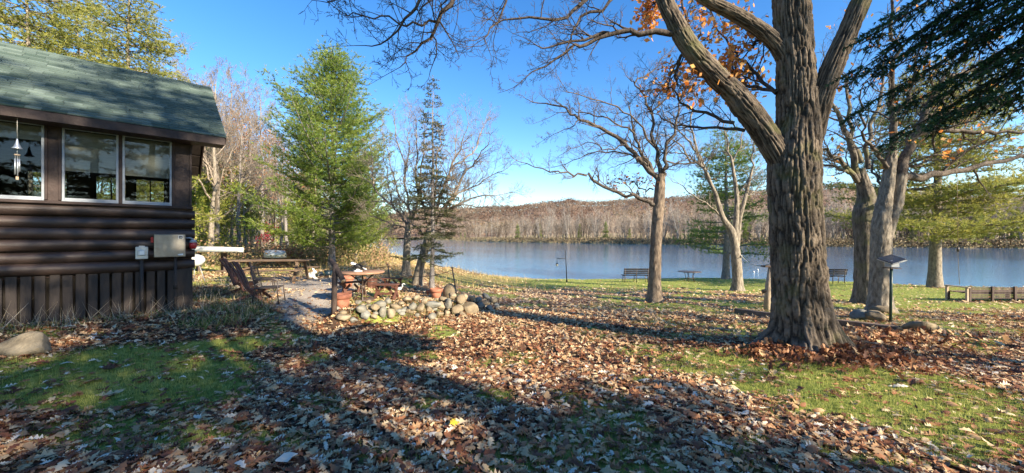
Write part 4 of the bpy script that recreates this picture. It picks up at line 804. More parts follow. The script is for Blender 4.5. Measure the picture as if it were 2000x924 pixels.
# near hemlock whose boughs hang into the upper right
def near_hemlock():
    ox, oy = 5.2, -.6; o = root('hemlock_tree', 'near hemlock with dark feathery boughs hanging into the upper right', 'hemlock tree', (ox, oy, 0))
    r = random.Random(77); rng = np.random.default_rng(77); T = Tubes(); B = Tubes(); C = []; D = []; Wd = []
    T.add([(0, 0, -.2), (0, 0, 3), (.05, 0, 6), (0, .05, 9.5)], [.26, .2, .14, .03], 12)
    bou = [((1740, 120), 2.75, 4.2), ((1800, 190), 2.7, 4.0), ((1780, 250), 2.9, 3.9), ((1850, 230), 2.5, 3.8), ((1700, 200), 3.0, 3.9), ((1900, 150), 2.4, 3.7), ((1950, 60), 2.4, 4.0), ((1850, 40), 2.6, 4.3), ((1760, 20), 2.9, 4.4), ((1690, 130), 2.8, 4.3), ((1990, 190), 2.4, 3.6), ((1720, 60), 2.6, 4.1), ((1810, 110), 2.5, 3.9), ((1880, 200), 2.6, 3.8), ((1920, 20), 2.5, 4.1), ((1960, 110), 2.6, 3.9)]
    for (px, py), Yd, zz in bou:
        e = W(px, py, Yd)-Vector((ox, oy, 0)); s = Vector((0, 0, zz+.3)); m = s.lerp(e, .5)+Vector((0, 0, .25))
        S = spline([tuple(s), tuple(m), tuple(e)], 22); B.add([tuple(q) for q in S], list(np.linspace(.03, .005, 22)), 5)
        for i in range(8, 22):
            for sd in (-1, 1):
                for rep in range(2):
                    p = S[i]+rng.normal(0, .02, 3); d = S[min(21, i+1)]-S[i-1]; d /= np.linalg.norm(d); sv = np.cross(d, [0, 0, 1]); dd = d*.7+sv*sd*r.uniform(.4, 1.1)+np.array([0, 0, -.28]); dd /= np.linalg.norm(dd); L = (.62-.018*i)*r.uniform(.5, 1.2)
                    B.add([tuple(p), tuple(p+dd*L*.5+np.array([0, 0, .0])), tuple(p+dd*L+np.array([0, 0, -.06]))], [.005, .0035, .002], 3)
                    k = int(L/.035); 
                    for j in range(k):
                        u = j/k; q = p+dd*L*u; s2 = np.cross(dd, [0, 0, 1])*(1 if j % 2 else -1)
                        tl = .13*(1-u*.6)*r.uniform(.5, 1.2); td = dd*.6+s2*.8; td /= np.linalg.norm(td)
                        for w in range(4): C.append(q+td*tl*w/4); D.append(td)
    C = np.array(C); D = np.array(D); V, F3, t = needles(C, D, .032, rng, 6, .0045, None, 1.3)
    obj('trunk', T.mesh('trunk', mb_grey), o); obj('branches', B.mesh('branches', mb_oaklimb), o); obj('needles', mesh_np('needles', V, None, F3, mats=[m_hem], attrs=dict(tint=t)), o)
near_hemlock()

# ---- the far bank
def far_tree(seed, H, mat, rad=.2, lean=0.1, nch=4, forks=3):
    r = random.Random(seed); B = Tubes(); 
    for f in range(forks):
        a = r.random()*6.28; ln = lean*r.uniform(.3, 1.6); pts = [(0, 0, -.5)]; n = 7; x = y = 0
        for i in range(1, n+1):
            x += math.cos(a)*ln*H/n; y += math.sin(a)*ln*H/n; pts.append((x+r.gauss(0, .05), y+r.gauss(0, .05), H*.95*i/n*r.uniform(.97, 1.0)))
        rr = [rad*(1-.8*i/n)/(1+.25*f) for i in range(n+1)]; B.add(pts, rr, 4)
        for k in range(9):
            t = .22+.75*(k+r.random())/9; q = min(n-1, int(t*n)); d = side_dir(r, (0, 0, 1), R(r.uniform(18, 50)))
            grow(B, r, pts[q], d, .34*H*r.uniform(.6, 1.2)*(1.2-.6*t), rr[q]*.55, 2, .15, .12, None, nch=nch, rmin=.028, sides=(3, 3, 3))
    return B.mesh('bare_tree', mat)
FV = [far_tree(100, 17, mb_far, forks=2), far_tree(101, 15, mb_far2, forks=3, lean=.2), far_tree(102, 18, mb_far, forks=1), far_tree(103, 13, mb_fardark, forks=4, lean=.28), far_tree(104, 16, mb_far2, forks=2, lean=.15), far_tree(105, 14, mb_far, forks=3, lean=.22), far_tree(106, 19, mb_far2, forks=2), far_tree(107, 12, mb_fardark, forks=3, lean=.3)]
FL = ['pale bare tree in the line along the far river bank', 'dark bare tree with spreading stems on the far river bank']
def far_pt(px, back):
    a = (px-1000)/F; lo, hi = 60, 900
    for _ in range(40):
        m = (lo+hi)/2
        if float(far_d(a*m, m)) < back: lo = m
        else: hi = m
    return a*hi, hi
for i in range(290):
    px = RG.uniform(755, 2090); bk = RG.uniform(2, 45)**1.0; x, y = far_pt(px, bk); k = RG.randrange(8)
    if 1330 < px < 1600 and RG.random() < .3: px += 300
    o = obj('bare_tree', FV[k], label=FL[1 if k in (3, 7) else 0], cat='tree', group='dark bare trees on the far bank' if k in (3, 7) else 'pale bare trees on the far bank')
    s = RG.uniform(.62, 1.0)*(1+.0006*(y-120)); o.location = (x, y, float(g(x, y))); o.rotation_euler = (RG.gauss(0, .04), RG.gauss(0, .04), RG.uniform(0, 6.28)); o.scale = (s, s, s)
for i in range(34):                                # scattered evergreens along the far shore
    px = RG.choice((RG.uniform(1330, 1480), RG.uniform(1620, 2050), RG.uniform(1620, 2050), RG.uniform(800, 1250))); x, y = far_pt(px, RG.uniform(5, 50)); s = RG.uniform(.6, 1.25)
    o = root('cedar_tree', 'small dark evergreen among the bare trees on the far bank', 'cedar tree', (x, y, float(g(x, y))), RG.uniform(0, 6), 'evergreens on the far bank'); o.scale = (s, s, s)
    for n, me in CED: obj(n, me, o)
# the wood behind them, one mass
def far_wood():
    r = random.Random(9); B = Tubes()
    for i in range(1500):
        px = r.uniform(700, 2150); x, y = far_pt(px, r.uniform(30, 190)); z = float(g(x, y)); H = r.uniform(9, 15); 
        p = (x, y, z-.5); B.add([p, (x+r.gauss(0, .5), y, z+H*.5), (x+r.gauss(0, 1), y, z+H)], [.2, .15, .05], 3)
        for k in range(10):
            t = r.uniform(.2, .95); d = side_dir(r, (0, 0, 1), R(r.uniform(15, 55))); L = H*.3*(1.1-.5*t); q = (x, y, z+H*t); e = tuple(q[j]+d[j]*L for j in range(3)); B.add([q, e], [.075, .035], 3)
            for m in range(2):
                d2 = side_dir(r, d, R(35)); B.add([tuple(q[j]+d[j]*L*.5 for j in range(3)), tuple(q[j]+d[j]*L*.5+d2[j]*L*.5 for j in range(3))], [.05, .03], 3)
    obj('woodland', B.mesh('woodland', mb_far), kind='stuff', label='grey mass of bare woodland behind the far bank')
far_wood()
def far_brush():                                  # low scrub and driftwood along the far shore
    n = 9000; rng = np.random.default_rng(5); px = rng.uniform(700, 2150, n); pts = []
    for p in px:
        b = abs(rng.normal(0, 9))+.3; x, y = far_pt(p, b); pts.append((x, y, float(g(x, y))+rng.uniform(-.3, .7)*min(1, b*.4)))
    V, Fq, t = leaf_tris(np.array(pts), .55, rng, n=7, spread=.5)
    m = MT('far_scrub', [(0, (.08, .06, .04)), (.4, (.20, .145, .09)), (.75, (.36, .28, .17)), (1, (.20, .17, .08))], .9, .2)
    obj('scrub', mesh_np('scrub', V, Fq, mats=[m], attrs=dict(tint=t)), kind='stuff', label='dry scrub along the far shore')
far_brush()
# ================================================================ CABIN
CX, CY = -6.58, 7.6; CA = math.atan2(.694, .72)
cab = root('log_cabin', 'dark brown log cabin with green shingle roof and white framed windows', 'cabin', (CX, CY, 0), CA)
def cabin():
    GZ = .02; XL = -6.2; D = 5.2
    r = random.Random(3)
    # skirting boards with dark gaps
    xb = 0.02; i = 0
    MB().box((XL/2-.02, .10, .52), (-XL, .02, .94)).make('skirting_backing', m_dark, cab)
    w = .27; me = None
    MB().box((-.11, -.005, .53), (.24, .035, .98), bev=.004).make('board', m_skirt, cab)
    x = -.25; ms = [MB().box((0, 0, 0), (.115, .03, .93), bev=.004).mesh('board', m_skirt), MB().box((0, 0, 0), (.115, .028, .90), bev=.004).mesh('board', m_skirt)]
    while x > -4.6:
        o = obj('board', ms[r.randrange(2)], cab); o.location = (x-.06, r.uniform(-.004, .004), .52+r.uniform(-.01, .01)); o.rotation_euler = (0, r.gauss(0, .006), 0); x -= .148+r.uniform(-.006, .006)
    MB().box((XL/2, .045, .085), (-XL, .06, .14), bev=.006).make('base_board', m_skirt, cab)
    # half-round log siding
    for k in range(6):
        z = .99+.1+k*.203; n = 30; m = 11; V = []; Fq = []
        xs = list(np.linspace(XL, .045, n))
        rr = .107+r.uniform(-.008, .01)
        for a, x in enumerate(xs):
            for b in range(m):
                t = -math.pi/2+math.pi*b/(m-1); q = rr*(1+.05*(float(vn(x*1.3, t*1.2, k*3.1, 2))-.5)); sh = .012*math.sin(x*1.7+k*2)
                e = 1 if a < n-1 else .82
                V.append((x, -q*math.cos(t)*1.0*e+.03, z+sh+q*math.sin(t)*.97*e))
        for a in range(n-1):
            for b in range(m-1): Fq.append((a*m+b, (a+1)*m+b, (a+1)*m+b+1, a*m+b+1))
        mbk = MB(); mbk.add(V, Fq, True); mbk.add(V[-m:], [tuple(range(m))]); mbk.make('log', m_log, cab)
    # window wall: backing pieces round the openings
    ZS, ZT = 2.255, 3.56
    wins = [(-.985, -.305), (-1.71, -1.035), (-2.62, -1.90), (-3.6, -2.9), (-4.6, -3.9)]
    MB().box((XL/2, .11, (2.2+.95)/2), (-XL, .1, 1.27)).make('wall', m_trim, cab)
    edges = [0.0]+[v for a, b in wins for v in (b, a)]+[XL]
    for k in range(0, len(edges), 2):
        a, b = edges[k+1], edges[k]; MB().box(((a+b)/2, .085, (ZS+3.66)/2), (b-a, .15, 3.66-ZS), bev=.003).make('window_post', m_trim, cab)
        if b-a > .15:
            for q in (a+.02, b-.02): MB().box((q, -.0, (ZS+3.6)/2), (.035, .03, 3.6-ZS-.05), bev=.004).make('trim_strip', m_trim, cab)
    MB().box((XL/2, .085, 3.61), (-XL, .152, .1)).make('wall_plate', m_trim, cab)
    MB().box((XL/2, -.035, 2.232), (-XL+.03, .16, .05), bev=.008).make('sill_ledge', m_trim, cab)
    MB().box((XL/2, .0, 2.19), (-XL+.02, .10, .035), bev=.004).make('sill_board', m_trim, cab)
    for wi, (a, b) in enumerate(wins):
        f = MB(); t = .032; y = .02
        for x0 in (a+t/2, b-t/2): f.box((x0, y, (ZS+ZT)/2), (t, .05, ZT-ZS), bev=.004)
        for z0 in (ZS+.05, ZT-t/2): f.box(((a+b)/2, y-.001, z0), (b-a-2*t, .048, t*1.2), bev=.004)
        f.box(((a+b)/2, y-.012, ZS+.018), (b-a, .07, .024), bev=.004)
        wf = f.make('window', m_alu, cab)
        MB().box(((a+b)/2, y+.01, (ZS+ZT)/2+.01), (b-a-2*t, .006, ZT-ZS-2*t)).make('pane', m_glass, wf)
        bl = MB(); zc = ZT-.03; 
        for q in range(6 if wi < 2 else 2): bl.box(((a+b)/2, .15+.012*(q % 2), zc-.06), (b-a-.02, .01, .125), Matrix.Rotation(.10, 3, 'X')); zc -= .118
        bl.make('window_shade', m_blind, wf)
    # hollow room with windows in the far walls
    bw = [(-.97, -.33), (-1.74, -1.12), (-2.9, -2.2), (-4.2, -3.4)]; y = D
    ed = [0.0]+[v for a, b in bw for v in (b, a)]+[XL]
    for k in range(0, len(ed), 2): MB().box(((ed[k]+ed[k+1])/2, y, 2.8), (ed[k]-ed[k+1], .12, 1.0)).make('back_wall', m_int, cab)
    MB().box((XL/2, y, 1.66), (-XL, .12, 1.28)).make('back_wall', m_int, cab); MB().box((XL/2, y, 3.45), (-XL, .12, .3)).make('back_wall', m_int, cab)
    for a, b in bw:
        f = MB(); [f.box((q, y, 2.8), (.03, .14, 1.0)) for q in (a+.015, b-.015)]; f.box(((a+b)/2, y, 2.8), (.025, .13, .98)); wf = f.make('window', m_trim, cab)
        MB().box(((a+b)/2, y+.03, 2.8), (b-a, .005, 1.0)).make('pane', m_glass, wf)
    MB().box((XL/2, D/2+.06, 1.0), (-XL, D-.2, .06)).make('floor', m_dark, cab)
    MB().box((XL/2, D/2+.06, 3.58), (-XL-.1, D-.2, .04)).make('ceiling', m_int, cab)
    MB().box((XL+.06, D/2, 1.9), (.1, D-.13, 3.5)).make('side_wall', m_int, cab)
    v = [(-.03, .17, .08), (-.03, D, .08), (-.03, D, 3.6), (-.03, 2.6, 5.45), (-.03, .17, 3.6)]; v2 = [(q[0]-.1, q[1], q[2]) for q in v]
    MB().add(v+v2, [(0, 1, 2, 3, 4), (9, 8, 7, 6, 5)]+[(i, i+5, (i+1) % 5+5, (i+1) % 5) for i in range(5)]).make('gable_wall', m_trim, cab)
    # roof
    ex, ey, ez = .50, -.42, 3.70; rz_, ry = 5.60, 2.6; sl = Vector((0, ry-ey, rz_-ez)); SL = sl.length; u = sl.normalized(); nrmv = Vector((0, -u.z, u.y))
    rot = Matrix(((1, 0, 0), (0, u.y, -u.z), (0, u.z, u.y)))
    mid = Vector((XL/2+ex/2-.15, ey, ez))+u*SL/2
    rf = MB().box(mid-nrmv*.03, (-XL+ex+.3, SL, .04), rot).make('roof', m_trim, cab)
    e2 = Vector((0, 2*ry-ey, ez)); u2 = (Vector((0, ry, rz_))-e2).normalized(); rot2 = Matrix(((1, 0, 0), (0, -u2.y, u2.z), (0, u2.z, -u2.y)))
    rot2 = Matrix(((1, 0, 0), (0, u.y, u.z), (0, -u.z, u.y)))
    mid2 = Vector((mid.x, 2*ry-mid.y, mid.z)); n2 = Vector((0, u.z, u.y))
    MB().box(mid2-n2*.03, (-XL+ex+.3, SL, .04), rot2).make('roof', m_trim, cab)
    MB().box(mid2+n2*.004, (-XL+ex+.3, SL, .012), rot2).make('back_shingles', m_shing, rf)
    # shingles course by course
    Vv = []; Fv = []; Tv = []; ncs = 27; ep = SL/ncs; b0 = 0
    for c in range(ncs+1):
        x = ex+.02-r.uniform(0, .2)*0
        xx = ex+.02; first = True
        while xx > XL-.2:
            wd = r.uniform(.14, .34) if not first else r.uniform(.1, .3); first = False
            x1 = max(xx-wd, XL-.25); lap = r.choice((0, 0, .012)); s0 = c*ep-.02-lap*1.0; s1 = s0+ep*1.18+lap; th = .017+r.uniform(0, .004)+lap*.35
            p = lambda xq, s_, h: tuple(Vector((xq, ey, ez))+u*s_+nrmv*h)
            s1 = min(s1, SL+.01)
            Vv += [p(xx, s0, .002), p(x1+.004, s0, .002), p(xx, s0, th+.006), p(x1+.004, s0, th+.006), p(xx, s1, .006), p(x1+.004, s1, .006)]
            Fv += [(b0, b0+1, b0+3, b0+2), (b0+2, b0+3, b0+5, b0+4)]; Tv += [min(1, max(0, r.gauss(.5, .24)))]*6; b0 += 6; xx = x1
    obj('shingles', mesh_np('shingles', Vv, Fv, mats=[m_shing], attrs=dict(tint=Tv)), rf, kind='stuff')
    rc = MB()
    x = ex
    while x > XL-.2:
        rc.box((x-.1, ry-.07, rz_+.012-.05), (.22, .17, .01), Matrix.Rotation(.58, 3, 'X')); rc.box((x-.1, ry+.07, rz_+.012-.05), (.22, .17, .01), Matrix.Rotation(-.58, 3, 'X')); x -= .2
    rcm = rc.mesh('ridge_cap', m_shing); a = rcm.attributes.new('tint', 'FLOAT', 'POINT'); a.data.foreach_set('value', np.full(len(rcm.vertices), .6, np.float32)); obj('ridge_cap', rcm, rf)
    MB().box((XL/2+ex/2-.15, ey-.012, ez-.095), (-XL+ex+.3, .03, .15), bev=.004).make('fascia', m_trim, cab)
    MB().box((XL/2+ex/2-.15, (ey+.02)/2, ez-.155), (-XL+ex+.28, -ey-.02, .015)).make('soffit', m_trim, cab)
    for sgn in (1, -1):   # rake boards and soffit panels of the gable overhang
        e = Vector((0, ey if sgn > 0 else 2*ry-ey, ez)); t = Vector((0, ry, rz_)); uu = (t-e).normalized()
        MB().beam(tuple(e+Vector((ex-.002, 0, -.085))), tuple(t+Vector((ex-.002, 0, -.085))), .03, .15).make('rake_board', m_trim, cab)
        n = 7
        for k in range(n):
            a_ = e.lerp(t, (k+.06)/n); b_ = e.lerp(t, (k+.94)/n); MB().beam(tuple(a_+Vector((ex/2-.02, 0, -.115))), tuple(b_+Vector((ex/2-.02, 0, -.115))), ex-.06, .012).make('soffit_panel', m_skirt, cab)
cabin()
def cl(x, y, z): return cab.matrix_world @ Vector((x, y, z))
bpy.context.view_layer.update()
CM = Matrix.Translation((CX, CY, 0)) @ Matrix.Rotation(CA, 4, 'Z')
def cabloc(x, y, z): return CM @ Vector((x, y, z))
def on_cabin(name, label, cat, x, y, z): return root(name, label, cat, cabloc(x, y, z), CA)
# steel box with conduit
def wall_things():
    o = on_cabin('utility_box', 'brown steel utility box with conduit on the cabin wall', 'utility box', -.335, -.10, 1.47)
    MB().box((0, -.06, 0), (.45, .13, .44), bev=.008).make('housing', m_box, o)
    MB().box((0, -.128, 0), (.43, .008, .42), bev=.003).make('door', m_box, o)
    l = MB().box((.155, -.134, .165), (.07, .003, .07)).make('label_plate', m_paper, o)
    MB().box((.155, -.137, .165), (.054, .002, .054)).make('label_field', m_black, l)
    ar = MB(); ar.box((.150, -.139, .165), (.026, .001, .007)); ar.add([(.160, -.139, .178), (.160, -.139, .152), (.174, -.139, .165)], [(0, 1, 2)]); ar.make('arrow', m_paper, l)
    MB().add([(.12, -.134, -.19), (.19, -.134, -.19), (.19, -.134, -.155), (.11, -.134, -.17)], [(0, 1, 2, 3)]).make('sticker', m_paper, o)
    MB().tube([(.08, -.05, -.22), (.08, -.05, -.95), (.08, -.04, -1.42)], .022, 10).make('conduit', m_skirt, o)
    MB().tube([(.08, -.05, -.78), (.08, -.05, -.86)], .033, 10).make('coupling', m_dark, o)
    a = on_cabin('alarm_beacon', 'red beacon with grey cap and elbow pipe beside the steel box', 'beacon', -.02, -.12, 1.56)
    MB().tube([(-.09, .0, .06), (-.02, 0, .06), (.02, 0, .04), (.03, 0, .0)], .018, 10).make('elbow_pipe', m_alu, a)
    MB().lathe([(.03, .03), (.055, .0), (.06, -.03), (.055, -.035)], 16, (.03, 0, 0)).make('cap', m_alu, a)
    MB().lathe([(.052, -.036), (.062, -.06), (.062, -.11), (.05, -.15), (.02, -.165)], 16, (.03, 0, 0)).make('lens', m_red_p, a)
    b = on_cabin('alarm_button', 'small red box poking out left of the steel box', 'alarm', -.585, -.12, 1.585)
    MB().box((0, 0, 0), (.04, .07, .11), bev=.008).make('housing', m_red_p, b); MB().lathe([(.012, 0), (.012, .01)], 8, (0, -.035, 0)).make('button', m_red_p, b)
    e = on_cabin('meter_box', 'small grey electrical outlet box with conduit left of the steel box', 'outlet box', -.725, -.10, 1.34)
    MB().box((0, -.04, 0), (.17, .09, .23), bev=.01).make('housing', m_gal, e)
    MB().box((0, -.095, .0), (.12, .03, .10), bev=.012).make('cover', m_gal, e); MB().box((0, -.112, .005), (.055, .004, .07)).make('sticker', m_paper, e)
    MB().box((0, -.04, .125), (.08, .06, .02)).make('hood', m_gal, e)
    MB().tube([(0, -.03, -.11), (0, -.03, -.85), (.02, -.02, -1.30)], .026, 10).make('conduit', m_skirt, e)
    # wind chime under the eave
    c = on_cabin('wind_chime', 'silver wind chime with bell shaped top hanging before the left window', 'wind chime', -2.12, -.36, 3.55); c.scale = (.72, .72, .9)
    MB().tube([(0, 0, .02), (0, 0, -.42)], .003, 5).make('cord', m_rope, c)
    MB().lathe([(.008, -.38), (.015, -.40), (.03, -.47), (.055, -.53), (.085, -.56), (.08, -.565)], 14).make('bell', m_gal, c)
    MB().tube([(0, 0, -.56), (0, 0, -.66)], .003, 5).make('cord', m_rope, c); MB().lathe([(.042, -.66), (.045, -.665), (.045, -.68), (.04, -.685)], 14).make('ring', m_cutw, c)
    tm_ = None
    for k in range(5):
        a = k*1.257; ln = .22+.02*k; MB().tube([(.033*math.cos(a), .033*math.sin(a), -.74), (.033*math.cos(a), .033*math.sin(a), -.74-ln)], .009, 8).make('chime_tube', m_gal, c)
        MB().tube([(.033*math.cos(a), .033*math.sin(a), -.68), (.033*math.cos(a), .033*math.sin(a), -.745)], .0015, 4).make('string', m_rope, c)
    MB().tube([(0, 0, -.68), (0, 0, -1.05)], .0015, 4).make('string', m_rope, c); MB().box((0, 0, -1.08), (.04, .006, .06), bev=.002).make('wind_catcher', m_cutw, c)
wall_things()

# ================================================================ PATIO
def at(px, py, name, label, cat, rz=0, group=None, dz=0.0): 
    p = P(px, py); return root(name, label, cat, (p.x, p.y, p.z+dz), rz, group)
def grill():
    o = at(381, 552, 'kettle_grill', 'cream kettle grill on thin legs behind the cabin corner', 'grill')
    s = .92; Z = .78
    MB().lathe([(.05, Z-.22), (.2, Z-.17), (.27, Z-.05), (.28, Z)], 20).make('bowl', m_white, o); MB().lathe([(.285, Z+.005), (.28, Z+.03), (.22, Z+.14), (.1, Z+.2), (.02, Z+.215)], 20).make('lid', m_white, o)
    for a in (.3, 2.4, 4.5): MB().tube([(.12*math.cos(a), .12*math.sin(a), Z-.18), (.3*math.cos(a), .3*math.sin(a), 0)], .012, 6).make('leg', m_alu, o)
    MB().tube([(-.05, 0, Z+.21), (-.05, 0, Z+.25), (.05, 0, Z+.25), (.05, 0, Z+.21)], .008, 6).make('handle', m_black, o)
grill()
def boat(name, label, a, b, wd, hh, mat, flip, racks=True, hz=.0):
    A = Vector(a); Bv = Vector(b); d = Bv-A; L = d.length; o = root(name, label, 'canoe' if 'canoe' in name else 'boat', A.lerp(Bv, .5), math.atan2(d.y, d.x))
    n = 22; m = 9; V = []; 
    for i in range(n+1):
        t = i/n*2-1; w_ = wd/2*(1-abs(t)**2.6)+.012; h = hh*(1-.25*(1-t*t)) if not flip else hh*(1-.12*t*t)
        for k in range(m):
            a_ = math.pi*k/(m-1); V.append((t*L/2, w_*math.cos(a_), (h*math.sin(a_)**.7 if flip else -h*math.sin(a_)**.7+hh)))
    Fq = [(i*m+k, (i+1)*m+k, (i+1)*m+k+1, i*m+k+1) for i in range(n) for k in range(m-1)]
    mb = MB(); mb.add(V, Fq, True); me = mb.make('hull', mat, o)
    s = me.modifiers.new('thickness', 'SOLIDIFY'); s.thickness = .012
    MB().tube([V[i*m] for i in range(n+1)], .016, 5).make('gunwale', m_gal, o); MB().tube([V[i*m+m-1] for i in range(n+1)], .016, 5).make('gunwale', m_gal, o)
    for t in (-.35, .1, .5): MB().box((t*L/2, 0, .02 if flip else hh*.8), (.12, wd*.85, .02)).make('thwart', m_oldwood, o)
    return o
pa, pb = W(345, 488, 19.0), W(475, 492, 16.5)
boat('canoe', 'long white canoe lying upside down on wooden trestles behind the grill', pa, pb, .85, .2, m_white, True)
for px, Yd, lb_ in ((388, 18.2, 'dark wooden trestle holding up the left part of the canoe'), (437, 17.2, 'dark wooden trestle holding up the right end of the canoe')):
    p = W(px, 494, Yd); z = float(g(p.x, p.y)); o = root('trestle', lb_, 'trestle', (p.x, p.y, z), .8); hgt = p.z-z
    MB().box((0, 0, hgt-.03), (.12, .9, .08), bev=.008).make('beam', m_postw, o)
    for sy in (-.33, .33): MB().box((0, sy, hgt/2-.06), (.13, .13, hgt+.0), bev=.01).make('leg', m_postw, o)
boat('rowing_boat', 'grey aluminium rowing boat lying upside down beyond the long picnic table', W(517, 499, 23) - Vector((0, 0, .1)), W(558, 499, 22)-Vector((0, 0, .1)), .75, .42, m_hull, True)

# long picnic table
def long_table():
    c = P(530, 549); Yd = c.y; o = root('picnic_table', 'long weathered picnic table with crossed braces behind the wooden chairs', 'picnic table', (c.x, c.y, c.z), .12); L = 2.75
    for k in range(4): MB().box((0, (k-1.5)*.185, .76), (L, .17, .038), bev=.005).make('plank', m_oldwood, o)
    for s in (-1, 1):
        MB().box((0, s*.72, .45), (L, .24, .038), bev=.005).make('bench_plank', m_oldwood, o)
        x = s*L*.36; MB().box((x, 0, .715), (.05, .68, .07)).make('cross_bar', m_oldwood, o); MB().box((x+.003, 0, .41), (.05, 1.62, .07)).make('bench_bar', m_oldwood, o)
        for t in (-1, 1): MB().beam((x+.04, t*.28, .74), (x+.04, t*.62, 0), .09, .045).make('leg', m_oldwood, o)
        MB().beam((s*.15, 0, .70), (x, 0, .43), .04, .07).make('brace', m_oldwood, o)
long_table()

def slat_chair(px, py, rz, label, s=1.0):
    o = at(px, py, 'slatted_chair', label, 'chair', rz, 'wooden slat chairs on the patio'); o.scale = (s, s, s)
    for k in range(3):
        y = (k-1)*.16; pts = [(-.22, y, .30), (-.30, y, .55), (-.42, y*1.15, .85), (-.58, y*1.25, 1.16-.03*abs(k-1))]
        V = []; 
        for p in pts: V += [(p[0]-.013, p[1]-.065, p[2]), (p[0]-.013, p[1]+.065, p[2]), (p[0]+.013, p[1]+.065, p[2]), (p[0]+.013, p[1]-.065, p[2])]
        Fq = [(i*4+j, i*4+(j+1) % 4, i*4+4+(j+1) % 4, i*4+4+j) for i in range(3) for j in range(4)]+[(0, 3, 2, 1), (12, 13, 14, 15)]
        MB().add(V, Fq).make('back_slat', m_redwood, o)
    for k in range(4): MB().box((-.16+k*.13, 0, .345+.012*k), (.115, .52, .022), Matrix.Rotation(-.09, 3, 'Y'), bev=.004).make('seat_slat', m_redwood, o)
    for s_ in (-1, 1):
        MB().beam((-.5, s_*.24, .02), (.30, s_*.24, .36), .03, .08).make('leg', m_redwood, o); MB().beam((.34, s_*.27, 0), (-.12, s_*.27, .40), .03, .08).make('leg', m_redwood, o)
    MB().box((-.36, 0, .62), (.02, .44, .07), Matrix.Rotation(-.3, 3, 'Y')).make('rail', m_redwood, o)
slat_chair(500, 588, .25, 'nearer red brown slatted wooden chair seen from behind', .82)
slat_chair(478, 575, .35, 'farther red brown slatted wooden chair behind its twin', .86)
def metal_chair(px, py, rz, label, s=.9):
    o = at(px, py, 'metal_chair', label, 'chair', rz, 'metal framed patio chairs'); o.scale = (s, s, s)
    for s_ in (-1, 1):
        MB().tube([(.27, s_*.27, 0), (.23, s_*.28, .3), (.24, s_*.28, .58), (.1, s_*.28, .64), (-.25, s_*.27, .63), (-.30, s_*.25, .62)], .013, 7).make('arm', m_iron, o)
        MB().tube([(-.34, s_*.25, 0), (-.26, s_*.25, .4), (-.36, s_*.23, .9)], .013, 7).make('rear_leg', m_iron, o)
    MB().tube([(-.36, -.23, .9), (-.38, -.12, .95), (-.38, .12, .95), (-.36, .23, .9)], .013, 7).make('top_rail', m_iron, o)
    MB().box((-.01, 0, .41), (.5, .5, .03), bev=.012).make('seat', m_iron, o)
    for k in range(5): MB().beam((-.27, (k-2)*.08, .43), (-.37, (k-2)*.085, .93), .012, .012).make('back_bar', m_iron, o)
metal_chair(528, 592, .3, 'nearer dark metal patio chair with curved arms'); metal_chair(517, 572, .5, 'farther dark metal patio chair, mostly behind the nearer one')

# round table, statue, benches, pots
def round_table():
    c = P(708, 586); o = root('round_table', 'round tan wooden table on a black pedestal with statue on top', 'table', c); h = W(708, 530, c.y).z-c.z
    MB().lathe([(.50, h-.045), (.525, h-.035), (.525, h-.012), (.51, h)], 28).make('table_top', m_tablew, o)
    for k in range(4):
        a = k*1.571+.4; ca, sa = math.cos(a), math.sin(a); MB().tube([(.30*ca, .30*sa, h-.05), (.12*ca, .12*sa, h*.72), (.035*ca, .035*sa, h*.45), (.08*ca, .08*sa, h*.2), (.26*ca, .26*sa, .02)], .016, 7).make('leg', m_iron, o)
    MB().lathe([(.06, h*.40), (.065, h*.42), (.065, h*.48), (.06, h*.5)], 12).make('collar', m_iron, o)
    MB().lathe([(.28, 0), (.3, .01), (.3, .03), (.1, .05)], 20).make('foot', m_iron, o)
    return c, h
tc0, th0 = round_table()
def eagle():
    o = root('bird_statue', 'black and white bird statue with raised wings on the round table', 'statue', (tc0.x-.08, tc0.y-.08, tc0.z+th0), .2)
    MB().lathe([(.10, 0), (.11, .01), (.10, .025), (.05, .04), (.035, .07)], 14).make('stand', m_white, o)
    b = MB().blob((0, 0, .13), (.24, .13, .14), 3, .1, 14, 10, Matrix.Rotation(.35, 3, 'Y')); b.make('body', m_black, o)
    b = MB().blob((-.13, 0, .20), (.09, .07, .08), 4, .06, 12, 8); b.tube([(-.10, 0, .19), (-.05, 0, .16)], [.035, .05], 10); b.make('head', m_white, o)
    MB().tube([(-.165, 0, .20), (-.19, 0, .19), (-.195, 0, .175)], [.015, .01, .002], 6).make('beak', m_tablew, o)
    for s in (-1, 1):
        V = []; pr = [(0, .0, .10, .02), (.06, .05, .2, .02), (.14, .09, .24, .012), (.20, .12, .235, .004)]
        mb = MB()
        for k in range(6): mb.beam((.0+.015*k, s*.04, .17-.012*k), (.15+.012*k, s*(.10+.006*k), .26-.028*k), .02, .012)
        mb.make('wing', m_black, o)
    mb = MB(); [mb.beam((.10, (k-2)*.018, .10), (.20, (k-2)*.035, .05), .02, .008) for k in range(5)]; mb.make('tail', m_white, o)
eagle()
